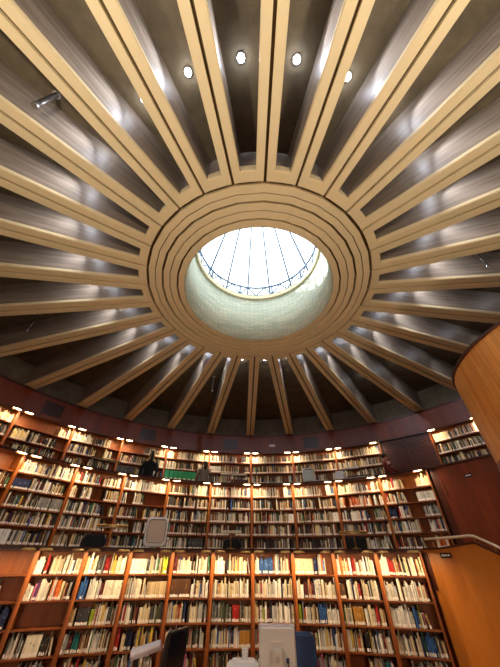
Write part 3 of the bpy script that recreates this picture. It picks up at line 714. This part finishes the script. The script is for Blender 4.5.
m = MB(); m.arc(DR - 0.12, DR + 0.012, 0, 360, -0.05, 0.02, 4); m.build('bottom_rim', M['wood_red'], t)
m = MB(); m.arc(0, DR - 0.07, 0, 360, 0.1, 0.25, 6); m.build('balcony_floor', M['carpet'], t)
m = MB(); m.tube([(0, 0, -2.66), (0, 0, 0.1)], 0.28, 24); m.build('column', M['wood_red'], t)

# ------------------------------------------------------------------ desk lamps, screens, chairs
def bar_lamp(mw, L, h, label, mat, group=None):
    t = empty('desk_lamp', mw, label, 'desk lamp', group)
    m = MB(); m.tube([(0, 0, 0), (0, 0, 0.02)], 0.09, 18); m.build('base', M['brass'], t)
    m = MB(); m.tube([(0, 0, 0.02), (0, 0, h - 0.02)], 0.011, 8); m.build('stem', M['brass'], t)
    m = MB(); n = 10
    for j in range(n):
        a, b = PI * j / n, PI * (j + 1) / n
        q = lambda t_, x, r: (x, r * math.cos(t_), h - 0.03 + r * math.sin(t_))
        m.quad([q(a, -L / 2, .055), q(a, L / 2, .055), q(b, L / 2, .055), q(b, -L / 2, .055)], 0, None, True)
        m.quad([q(b, -L / 2, .048), q(b, L / 2, .048), q(a, L / 2, .048), q(a, -L / 2, .048)], 0, None, True)
    for x in (-L / 2, L / 2): m.quad([(x, .055 * math.cos(PI * j / n), h - .03 + .055 * math.sin(PI * j / n)) for j in range(n + 1)])
    m.build('shade', mat, t)
    m = MB(); m.tube([(-L / 2 + .03, 0, h - 0.025), (L / 2 - .03, 0, h - 0.025)], 0.013, 8); m.build('lamp_tube', M['white'], t)
    return t
bar_lamp(lpolar(9.05, 108.2, 1.99, 3), 0.60, 0.37, 'long brass desk lamp at left end of the lower gallery desk', M['brass'])
bar_lamp(lpolar(9.05, 92.0, 1.99), 0.46, 0.31, 'long cream desk lamp beside black chair at middle of lower gallery desk', M['ledge'])
bar_lamp(lpolar(9.05, 75.1, 1.99, -2), 0.57, 0.29, 'long brass desk lamp at right end of the lower gallery desk', M['brass'])
bar_lamp(polar(6.85, 131.5, 3.80, 3), 0.9, 0.38, 'long brass desk lamp at left of the upper gallery desk', M['brass'])
bar_lamp(polar(6.85, 96.0, 3.80), 0.92, 0.36, 'long cream desk lamp at middle of the upper gallery desk', M['ledge'])
bar_lamp(polar(6.85, 62.1, 3.80, -2), 0.5, 0.40, 'grey desk lamp at right end of upper gallery desk', M['grey'])

def rrect(w, h, r, n=5):
    pts = []
    for cx, cy, a0 in ((w / 2 - r, h / 2 - r, 0), (-w / 2 + r, h / 2 - r, 90), (-w / 2 + r, -h / 2 + r, 180), (w / 2 - r, -h / 2 + r, 270)):
        for i in range(n + 1):
            a = R_(a0 + 90 * i / n); pts.append((cx + r * math.cos(a), cy + r * math.sin(a)))
    return pts
def loft(m, loops, mi=0, cap0=True, cap1=True, smooth=False):
    base = len(m.v); n = len(loops[0])
    for L in loops: m.v += [tuple(p) for p in L]
    for k in range(len(loops) - 1):
        for j in range(n):
            a, b = base + k * n + j, base + k * n + (j + 1) % n
            m.f.append((a, b, b + n, a + n)); m.m.append(mi); m.uv.append(None); m.sm.append(smooth)
    for cond, off in ((cap0, 0), (cap1, (len(loops) - 1) * n)):
        if cond: m.f.append(tuple(base + off + j for j in range(n))); m.m.append(mi); m.uv.append(None); m.sm.append(False)
def rr_loop(w, h, r, y, zc=0): return [(x, y, z + zc) for x, z in rrect(w, h, r)]

def rounded_screen(mw, w, h, label, frame, glass, tilt=0, foot=True):
    t = empty('display_screen', mw, label, 'screen')
    q = Matrix.Translation((0, 0, 0.05 + h / 2)) @ Matrix.Rotation(R_(tilt), 4, 'X')
    m = MB(); loft(m, [rr_loop(w, h, w * .2, 0.0), rr_loop(w * 1.0, h, w * .2, 0.05), rr_loop(w * .8, h * .8, w * .16, 0.2)]); 
    o = m.build('housing', frame, t); o.matrix_basis = q
    m = MB(); loft(m, [rr_loop(w, h, w * .2, -0.018), rr_loop(w, h, w * .2, 0.0)], cap0=False, cap1=False); loft(m, [rr_loop(w, h, w * .2, -0.018), rr_loop(w * .84, h * .84, w * .13, -0.03), rr_loop(w * .8, h * .8, w * .12, -0.005)], cap0=False, cap1=False)
    o = m.build('bezel', frame, t); o.matrix_basis = q
    m = MB(); loft(m, [rr_loop(w * .8, h * .8, w * .1, -0.006), rr_loop(w * .8, h * .8, w * .1, 0.002)]); o = m.build('recess', M['black'], t); o.matrix_basis = q
    m = MB(); loft(m, [rr_loop(w * .75, h * .76, w * .07, -0.016), rr_loop(w * .77, h * .78, w * .07, -0.004)]); o = m.build('screen', glass, t); o.matrix_basis = q
    m = MB(); m.tube([(0, 0.1, 0), (0, 0.1, 0.02)], w * .32, 20); m.tube([(0, 0.1, 0.02), (0, 0.1, 0.12)], 0.05, 12); m.build('foot', frame, t)
rounded_screen(lpolar(8.98, 102.35, 1.97, 4), 0.46, 0.52, 'rounded grey screen in a white housing on the lower gallery desk', M['white'], M['screen_grey'], -8)
rounded_screen(polar(6.8, 74.0, 3.80), 0.42, 0.46, 'small pale square screen on the upper gallery desk', M['palegrey'], M['screen_pale'], -4)
t = empty('paper_box', polar(6.78, 65.4, 3.80), 'pale upright box on upper gallery desk beside grey lamp', 'box')
m = MB(); m.box(-.12, .12, 0, .25, 0, .33); m.build('carton', M['palegrey'], t, bevel=0.006)
m = MB(); m.box(-.122, .122, -.002, .252, .27, .335); m.build('lid', M['grey'], t, bevel=0.004)
t = empty('scanner', polar(6.9, 60.4, 3.80), 'low grey flatbed scanner under lamp on upper gallery desk', 'scanner')
m = MB(); m.box(-.38, .38, -.15, .2, 0, .10); m.build('body', M['grey'], t, bevel=0.012)
m = MB(); m.box(-.37, .37, -.14, .2, .102, .14); m.build('lid', M['charcoal'] if 'charcoal' in M else M['black'], t, bevel=0.01)
# dark low monitor-like recess under the cream lamp on the upper desk
t = empty('book_trolley_box', polar(6.95, 94.2, 3.80), 'dark brown open card box on upper gallery desk under cream lamp', 'box'); t.name = 'card_box'
m = MB()
for x0, x1, y0, y1, z0, z1 in ((-.3, .3, -.1, -.09, 0, .2), (-.3, .3, .12, .13, 0, .2), (-.3, -.29, -.09, .12, 0, .2), (.29, .3, -.09, .12, 0, .2), (-.29, .29, -.09, .12, 0, .012)): m.box(x0, x1, y0, y1, z0, z1)
m.build('carton', M['wood_dark'], t)

def office_chair(mw, fab, label, bw=0.46, bh=0.5, seat=0.47, top=1.0, group=None, rad=0.1, backx=0):
    """Faces -y; the backrest is at +y."""
    t = empty('office_chair', mw, label, 'chair', group)
    m = MB(); loops = []
    for y, s in ((0.0, .9), (0.012, 1.0), (0.05, 1.0), (0.065, .92)):
        loops.append([(x, y + 0.03 * math.cos(x / bw * PI) + 0.25, z) for x, _, z in rr_loop(bw * s, bh * s, rad * s, 0, top - bh / 2)])
    loft(m, loops); m.build('backrest', fab, t)
    m = MB(); loops = [[(x, y_, z) for x, z_, y_ in [(p[0], z, p[1]) for p in rrect(bw * s, 0.44 * s, 0.1)]] for z, s in ((seat - .07, .9), (seat - .05, 1), (seat - .01, 1), (seat, .94))]
    loft(m, loops); m.build('seat', fab, t)
    m = MB(); m.tube([(0, 0.1, seat - .08), (0, 0.31, seat - .06), (0, 0.35, top - bh * .7)], 0.018, 8, up=(1, 0, 0)); m.build('back_bracket', M['black'], t)
    m = MB(); m.tube([(0, 0, 0.1), (0, 0, seat - .07)], 0.026, 12); m.build('gas_stem', M['steel'], t)
    for i in range(5):
        a = R_(72 * i + 18); c, s_ = math.cos(a), math.sin(a)
        m = MB(); m.tube([(0.02 * c, 0.02 * s_, 0.11), (0.27 * c, 0.27 * s_, 0.075)], [0.026, 0.017], 8); b_ = m.build('leg', M['black'], t)
        m = MB(); m.tube([(0.27 * c - .012 * s_, .27 * s_ + .012 * c, .028), (0.27 * c + .012 * s_, .27 * s_ - .012 * c, .028)], 0.028, 12); m.build('caster', M['black'], b_)
    return t
for a, top, bw, bh, lab in ((110.3, 1.01, 0.5, 0.5, 'black office chair behind left lamp on the lower gallery'), (91.9, 0.97, 0.44, 0.5, 'black office chair behind cream lamp at middle of lower gallery'), (74.8, 0.99, 0.46, 0.5, 'black square-backed office chair behind right lamp of lower gallery')):
    office_chair(lpolar(9.5, a, Z_G1), M['blackfab'], lab, bw, bh, top=top, rad=0.16 if a > 80 else 0.04)

# ------------------------------------------------------------------ reading table in the pit with monitors, lamp and printer
def pmat(x, y, z, rz=0): return Matrix.Translation((x, y, z)) @ Matrix.Rotation(R_(rz), 4, 'Z')
t = empty('reading_table', pmat(-0.4, 0.25, 0), 'long wooden reading table in the pit carrying the two monitors', 'table')
m = MB(); m.box(-1.3, 1.1, -0.4, 0.42, 0.70, 0.74); m.build('table_top', M['deskwood'], t, bevel=0.005)
for x in (-1.22, 1.02):
    for y in (-0.33, 0.35): m = MB(); m.box(x - .03, x + .03, y - .03, y + .03, 0, .70); m.build('leg', M['wood_dark'], t)
m = MB(); m.box(-1.2, 1.0, 0.3, 0.32, 0.55, 0.70); m.build('apron', M['deskwood'], t)

# grey monitor seen from the back (screen faces +y, the far side)
t = empty('computer_monitor', pmat(0.13, 0.36, 0.74, -6), 'light grey flat monitor seen from behind on its stand', 'monitor')
tl = Matrix.Translation((0, 0, 0.35)) @ Matrix.Rotation(R_(9), 4, 'X')
def sub(name, mb, mat, par, mtx=None, bevel=0.0):
    o = mb.build(name, mat, par, bevel=bevel)
    if mtx is not None: o.matrix_basis = mtx
    return o
m = MB(); loft(m, [rr_loop(.375, .36, .02, 0.03), rr_loop(.375, .36, .02, 0.0), rr_loop(.345, .33, .03, -0.028)]); sub('back_shell', m, M['grey'], t, tl)
m = MB(); m.box(-.1875, .1875, -.012, .034, .148, .188); sub('top_edge', m, M['white_metal'], t, tl, 0.006)
m = MB(); m.box(-.175, .175, .03, .036, -.16, .14); sub('screen', m, M['black'], t, tl)
m = MB(); m.box(-.06, .06, -.042, -.026, .045, .075); sub('vent_plate', m, M['palegrey'], t, tl, 0.004)
m = MB(); m.box(-.052, .052, -.085, -.028, -.17, .03); sub('stand_cover', m, M['palegrey'], t, tl, 0.012)
m = MB(); pts = [(0.018 * math.cos(2 * PI * i / 20), -0.087, -0.035 + 0.018 * math.sin(2 * PI * i / 20)) for i in range(21)]; m.tube(pts, 0.003, 6, cap=False, up=(0, 1, 0)); m.tube([(-.004, -.087, -.046), (.002, -.087, -.024)], .002, 5)
sub('round_emblem', m, M['steel'], t, tl)
m = MB(); m.box(.085, .115, -.04, -.02, -.075, -.04); sub('video_plug', m, M['bluefab'], t, tl, 0.003)
m = MB(); m.tube([(.1, -.04, -.06), (.105, -.05, -.14), (.1, -.03, -.24), (.08, 0, -.335)], .006, 6); sub('video_cable', m, M['black'], t, tl)
m = MB(); m.tube([(0, -.03, 0.0), (0, -.045, .24)], .032, 12); sub('neck', m, M['grey'], t)
m = MB(); m.tube([(0, -.02, 0), (0, -.02, .018)], .13, 24); sub('foot', m, M['grey'], t)
# black monitor seen edge-on
t = empty('computer_monitor', pmat(-0.88, 0.2, 0.74, 70), 'black monitor seen obliquely left of the grey monitor', 'monitor')
tl = Matrix.Translation((0, 0, 0.33)) @ Matrix.Rotation(R_(6), 4, 'X')
m = MB(); loft(m, [rr_loop(.36, .38, .012, -0.018), rr_loop(.36, .38, .012, 0.012), rr_loop(.30, .32, .03, 0.05)]); sub('back_shell', m, M['black'], t, tl)
m = MB(); m.box(-.165, .165, -.0195, -.017, -.175, .175); sub('screen', m, mat_plain('dark_screen', (14, 15, 19), rough=0.15, noise=0), t, tl)
m = MB(); m.box(-.02, .02, -.022, -.019, -.186, -.179); sub('status_light', m, M['palegrey'], t, tl)
m = MB(); m.tube([(0, .05, 0), (0, .05, .3)], .028, 10); sub('neck', m, M['black'], t)
m = MB(); m.tube([(0, .03, 0), (0, .03, .016)], .11, 20); sub('foot', m, M['black'], t)
# white tube desk lamp
t = empty('desk_lamp', pmat(-1.19, 0.32, 0.74, 6), 'white enamel tube desk lamp with twin arms beside the black monitor', 'desk lamp')
m = MB(); m.tube([(0, .05, 0), (0, .05, .02)], .09, 20); sub('base', m, M['white_metal'], t)
for dx in (-.012, .022): m = MB(); m.tube([(.07 + dx, .05, .02), (.05 + dx, .02, .2), (dx, 0, .32)], .008, 8); sub('arm', m, M['steel'], t)
tl = Matrix.Translation((0, 0, .355)) @ Matrix.Rotation(R_(-13), 4, 'Y')
m = MB(); n = 16
for i in range(n):
    a, b = 2 * PI * i / n * .72 - .35 , 2 * PI * (i + 1) / n * .72 - .35
    q = lambda t_, x, r: (x, r * math.cos(t_), r * math.sin(t_))
    m.quad([q(a, -.14, .042), q(b, -.14, .042), q(b, .14, .042), q(a, .14, .042)], 0, None, True); m.quad([q(b, -.14, .038), q(a, -.14, .038), q(a, .14, .038), q(b, .14, .038)], 0, None, True)
sub('shade', m, M['white_metal'], t, tl)
for x in (-.142, .136):
    m = MB(); m.tube([(x, 0, 0), (x + .006, 0, 0)], .042, 20); sub('end_cap', m, M['white_metal'], t, tl)
m = MB(); m.tube([(-.13, 0, -.01), (.13, 0, -.01)], .012, 8); sub('lamp_tube', m, M['white'], t, tl)
# printer and the small beaker on it
t = empty('printer', pmat(-0.22, 0.31, 0.74), 'white desktop printer left of the grey monitor', 'printer')
m = MB(); m.box(-.155, .155, -.12, .16, 0, .27); sub('body', m, M['white'], t, None, .015)
m = MB(); m.box(-.12, .12, -.16, -.11, .05, .07); sub('paper_tray', m, M['palegrey'], t, None, .004)
m = MB(); m.box(-.11, .12, .0, .12, .268, .292); sub('scanner_lid', m, M['white'], t, None, .008)
m = MB(); m.box(.05, .13, -.123, -.118, .19, .24); sub('control_panel', m, M['grey'], t)
t = empty('paper_cup', pmat(-0.2, 0.36, 1.032), 'small white cup standing on the printer', 'cup')
m = MB(); n = 20
loft(m, [[(r * math.cos(2 * PI * i / n), r * math.sin(2 * PI * i / n), z) for i in range(n)] for r, z in ((.027, 0), (.034, .07), (.031, .07), (.024, .006))], smooth=True); sub('cup', m, M['white'], t)
m = MB(); m.tube([(.034 * math.cos(2 * PI * i / 20), .034 * math.sin(2 * PI * i / 20), .07) for i in range(21)], .003, 6, cap=False, up=(0, 0, 1)); sub('rolled_rim', m, M['palegrey'], t)
office_chair(pmat(0.46, 0.98, 0, 0), M['bluefab'], 'navy blue office chair behind the grey monitor', 0.42, 0.5, top=1.10, rad=0.08)

# ------------------------------------------------------------------ people on the upper gallery
def person(mw, H, label, top_mat, hair_long, pose, clothes):
    """Continuous skinned body; pose gives elbow and hand offsets per arm. Faces -y."""
    s = H / 1.7
    J = {'pel': (0, 0, .93), 'bel': (0, -.01, 1.06), 'che': (0, 0, 1.25), 'upc': (0, .01, 1.38), 'nec': (0, .01, 1.48), 'jaw': (0, -.005, 1.545), 'hed': (0, 0, 1.61), 'crn': (0, .01, 1.68)}
    rad = {'pel': (.155, .11), 'bel': (.13, .095), 'che': (.15, .105), 'upc': (.13, .085), 'nec': (.052, .055), 'jaw': (.06, .075), 'hed': (.076, .095), 'crn': (.05, .065)}
    E = [('pel', 'bel'), ('bel', 'che'), ('che', 'upc'), ('upc', 'nec'), ('nec', 'jaw'), ('jaw', 'hed'), ('hed', 'crn')]
    for sd, sx in (('L', -1), ('R', 1)):
        el, ha = pose[sd]
        J['sh' + sd] = (sx * .17, .01, 1.40); J['el' + sd] = (sx * el[0], el[1], el[2]); J['wr' + sd] = (sx * ha[0], ha[1], ha[2])
        d = (Vector(J['wr' + sd]) - Vector(J['el' + sd])).normalized(); J['pa' + sd] = tuple(Vector(J['wr' + sd]) + d * .08)
        rad.update({'sh' + sd: (.062, .06), 'el' + sd: (.043, .043), 'wr' + sd: (.027, .027), 'pa' + sd: (.038, .02)})
        E += [('upc', 'sh' + sd), ('sh' + sd, 'el' + sd), ('el' + sd, 'wr' + sd), ('wr' + sd, 'pa' + sd)]
        J['hi' + sd] = (sx * .09, 0, .86); J['kn' + sd] = (sx * .10, -.015, .48); J['an' + sd] = (sx * .10, .015, .09); J['to' + sd] = (sx * .115, -.13, .035)
        rad.update({'hi' + sd: (.095, .1), 'kn' + sd: (.06, .062), 'an' + sd: (.042, .045), 'to' + sd: (.04, .03)})
        E += [('pel', 'hi' + sd), ('hi' + sd, 'kn' + sd), ('kn' + sd, 'an' + sd), ('an' + sd, 'to' + sd)]
    names = list(J); me = bpy.data.meshes.new('skel'); me.from_pydata([tuple(c * s for c in J[n_]) for n_ in names], [(names.index(a), names.index(b)) for a, b in E], [])
    tmp = bpy.data.objects.new('skel', me); C.objects.link(tmp)
    sk_ = tmp.modifiers.new('skin', 'SKIN'); tmp.modifiers.new('sub', 'SUBSURF').levels = 2
    for i, n_ in enumerate(names):
        v = me.skin_vertices[0].data[i]; v.radius = (rad[n_][0] * s, rad[n_][1] * s); v.use_root = n_ == 'pel'
    dg = bpy.context.evaluated_depsgraph_get(); ev = tmp.evaluated_get(dg); bmesh_ = bpy.data.meshes.new_from_object(ev)
    vs = [tuple(v.co) for v in bmesh_.vertices]; fs = [tuple(p.vertices) for p in bmesh_.polygons]
    bpy.data.objects.remove(tmp); 
    m = MB(); m.v = list(vs); m.f = list(fs); m.m = [0] * len(fs); m.uv = [None] * len(fs); m.sm = [True] * len(fs)
    z = 1.615
    for sx in (-1, 1):
        m.ball((sx * .031 * s, -.088 * s, z * s), (.013 * s, .008 * s, .009 * s), 8, 6, 1); m.ball((sx * .08 * s, .005 * s, (z - .02) * s), (.012 * s, .02 * s, .03 * s), 8, 6, 0)
        w = Vector(J['pa' + ('L' if sx < 0 else 'R')]); d = (w - Vector(J['wr' + ('L' if sx < 0 else 'R')])).normalized(); side = d.cross(Vector((0, 1, .2))).normalized(); crl = side.cross(d)
        for j, L in enumerate((.07, .08, .074, .058)):
            p0 = w + side * (-.028 + .019 * j) - d * .01; m.tube([p0 * s, (p0 + d * L * .5 + crl * .004) * s, (p0 + d * L * .8 + crl * .02) * s, (p0 + d * L + crl * .034) * s], [.0095 * s, .009 * s, .008 * s, .006 * s], 6)
        p0 = w - side * .03 - d * .05; m.tube([p0 * s, (p0 + d * .03 - side * .02) * s, (p0 + d * .06 - side * .024 + crl * .012) * s], [.012 * s, .01 * s, .008 * s], 6)
    m.tube([(0, -.09 * s, (z - .003) * s), (0, -.112 * s, (z - .035) * s), (0, -.09 * s, (z - .045) * s)], [.007 * s, .013 * s, .009 * s], 8)
    m.ball((0, -.083 * s, (z - .072) * s), (.022 * s, .008 * s, .007 * s), 8, 6, 2)
    body = m.build('person', [M['skin'], M['eye'], M['lip']], None, mw, weld=False, fixn=False)
    tag(body, label, 'person')
    P = lambda n_: Vector(J[n_]) * s
    # top: torso shell and sleeves
    m = MB(); n = 18
    def ell(cx, cy, zz, rx, ry): return [(s * (cx + rx * math.cos(2 * PI * i / n)), s * (cy + ry * math.sin(2 * PI * i / n)), s * zz) for i in range(n)]
    hem = clothes.get('hem', .86)
    loft(m, [ell(0, 0, hem, .195, .15), ell(0, 0, .98, .178, .135), ell(0, 0, 1.1, .165, .125), ell(0, 0, 1.26, .185, .13), ell(0, .01, 1.37, .205, .115), ell(0, .01, 1.435, .15, .09), ell(0, .01, 1.475, .068, .066), ell(0, .01, 1.50, .06, .06)], smooth=True, cap1=False)
    for sd in 'LR':
        a, b, c = P('sh' + sd), P('el' + sd), P('wr' + sd); m.tube([a * .98 + P('upc') * .02, a.lerp(b, .5), b, b.lerp(c, .5), b.lerp(c, .96)], [.078 * s, .068 * s, .058 * s, .05 * s, .042 * s], 12, cap=True)
    m.build(clothes['name'], top_mat, body)
    m = MB(); loft(m, [ell(0, 0, 1.0, .165, .125), ell(0, 0, .9, .185, .14), ell(0, 0, .82, .178, .135)], smooth=True)
    for sd in 'LR': m.tube([P('hi' + sd), P('hi' + sd).lerp(P('kn' + sd), .5), P('kn' + sd), P('an' + sd).lerp(P('kn' + sd), .1)], [.108 * s, .092 * s, .076 * s, .064 * s], 12)
    m.build('trousers', M['denim'], body)
    for sd in 'LR':
        m = MB(); a, b = P('an' + sd), P('to' + sd); m.tube([a + Vector((0, .04 * s, -.05 * s)), a + Vector((0, 0, -.045 * s)), b, b + Vector((0, -.03 * s, 0))], [.04 * s, .05 * s, .045 * s, .03 * s], 10, sq=.8); m.build('shoe', M['black'], body)
    m = MB(); m.ball((0, .018 * s, 1.625 * s), (.09 * s, .103 * s, .088 * s), 16, 10)
    if hair_long: m.tube([(0, .07 * s, 1.66 * s), (0, .1 * s, 1.55 * s), (0, .11 * s, 1.44 * s), (0, .105 * s, 1.36 * s)], [.06 * s, .062 * s, .05 * s, .02 * s], 12)
    if hair_long == 2: m.ball((0, .06 * s, 1.735 * s), (.045 * s, .045 * s, .04 * s), 10, 8)
    ob = m.build('hair', M['hair'], body)
    return body
hang = {'L': ((.25, .0, 1.13), (.24, -.1, .9)), 'R': ((.25, .0, 1.13), (.24, -.1, .9))}
desk_ = {'L': ((.27, -.06, 1.14), (.2, -.28, 1.0)), 'R': ((.27, -.06, 1.14), (.2, -.28, 1.0))}
# seen from behind: turned to face the shelves (outwards)
person(polar(7.25, 119.5, Z_G2, 180), 1.68, 'person all in black with dark hair up, standing on the upper gallery', M['cloth_black'], 2, {'L': ((.27, .0, 1.13), (.25, -.12, .95)), 'R': ((.27, .0, 1.13), (.25, -.12, .95))}, {'name': 'coat', 'hem': .6})
person(polar(7.3, 104.2, Z_G2, 180), 1.62, 'person with long dark hair in a grey-brown jacket facing the shelves', M['cloth_taupe'], 1, {'L': ((.29, .0, 1.14), (.3, -.1, .93)), 'R': ((.29, .0, 1.14), (.3, -.1, .93))}, {'name': 'jacket', 'hem': .7})
person(polar(7.35, 53.4, Z_G2, 120), 1.58, 'person with dark hair in a maroon top beside the slatted wall', M['cloth_maroon'], 0, desk_, {'name': 'sweater', 'hem': .84})

# ------------------------------------------------------------------ unseen fill lamps added behind the camera: uplighters and globes
for x, w in ((-2.0, 'left'), (2.0, 'right')):  # uplighters added out of view to brighten the near ribs
    t = empty('fill_uplighter', pmat(x, -5.55, Z_G1), 'added unseen brass fill uplighter at the %s rear of the lower gallery' % w, 'fill lamp')
    m = MB(); m.tube([(0, 0, 0), (0, 0, .03)], .15, 24); sub('base', m, M['brass'], t)
    m = MB(); m.tube([(0, 0, .03), (0, 0, 1.72)], .014, 10); sub('pole', m, M['brass'], t)
    m = MB(); loft(m, [[(r * math.cos(2 * PI * i_ / 24), r * math.sin(2 * PI * i_ / 24), z_) for i_ in range(24)] for r, z_ in ((.03, 1.7), (.1, 1.74), (.17, 1.83), (.16, 1.83), (.09, 1.755))], smooth=True); sub('bowl', m, M['brass'], t)
    m = MB(); m.ball((0, 0, 1.79), .04); sub('bulb', m, M['bulb'], t)
    area('fill_uplight', t, (0, 0, 1.86), (PI, 0, 0), .26, .26, FILL_UPW, (1.0, 0.9, 0.74), 175, 'DISK')
for x, y, w in ((2.25, -3.7, 'right'), (-2.6, -3.4, 'left')):  # globes added out of view to brighten the balcony and pit
    t = empty('fill_globe', pmat(x, y, 0), 'added unseen globe fill lamp at the %s rear of the reading pit' % w, 'globe lamp')
    m = MB(); m.tube([(0, 0, 0), (0, 0, .03)], .15, 20); m.tube([(0, 0, .03), (0, 0, 1.95)], .015, 8); sub('stand', m, M['brass'], t)
    m = MB(); m.ball((0, 0, 2.06), .13, 20, 12); sub('globe', m, M['globe'], t)

# ------------------------------------------------------------------ sky, sun, camera
w = bpy.data.worlds.new('sky'); S.world = w; w.use_nodes = True
bg = w.node_tree.nodes['Background']; bg.inputs[0].default_value = (0.97, 0.99, 1.0, 1); bg.inputs[1].default_value = 3.0
sun = bpy.data.lights.new('sun', 'SUN'); sun.energy = 9; sun.angle = R_(2); sun.color = (1, .96, .88)
so = bpy.data.objects.new('sun', sun); C.objects.link(so); so.rotation_euler = Vector((0.85, -0.42, -0.36)).to_track_quat('-Z', 'Y').to_euler()
cam = bpy.data.cameras.new('camera'); cam.sensor_fit = 'HORIZONTAL'; cam.sensor_width = 36; cam.lens = FPX / 500 * 36; cam.clip_start = 0.05
co = bpy.data.objects.new('camera', cam); C.objects.link(co)
Rm = Matrix((RV, UV, -FW)).transposed()
co.matrix_world = Matrix.Translation(CAM) @ Rm.to_4x4()
S.camera = co
S.view_settings.view_transform = 'Standard'; S.view_settings.look = 'None'; S.view_settings.gamma = 1; S.view_settings.use_curve_mapping = False
S.view_settings.exposure = 0.1
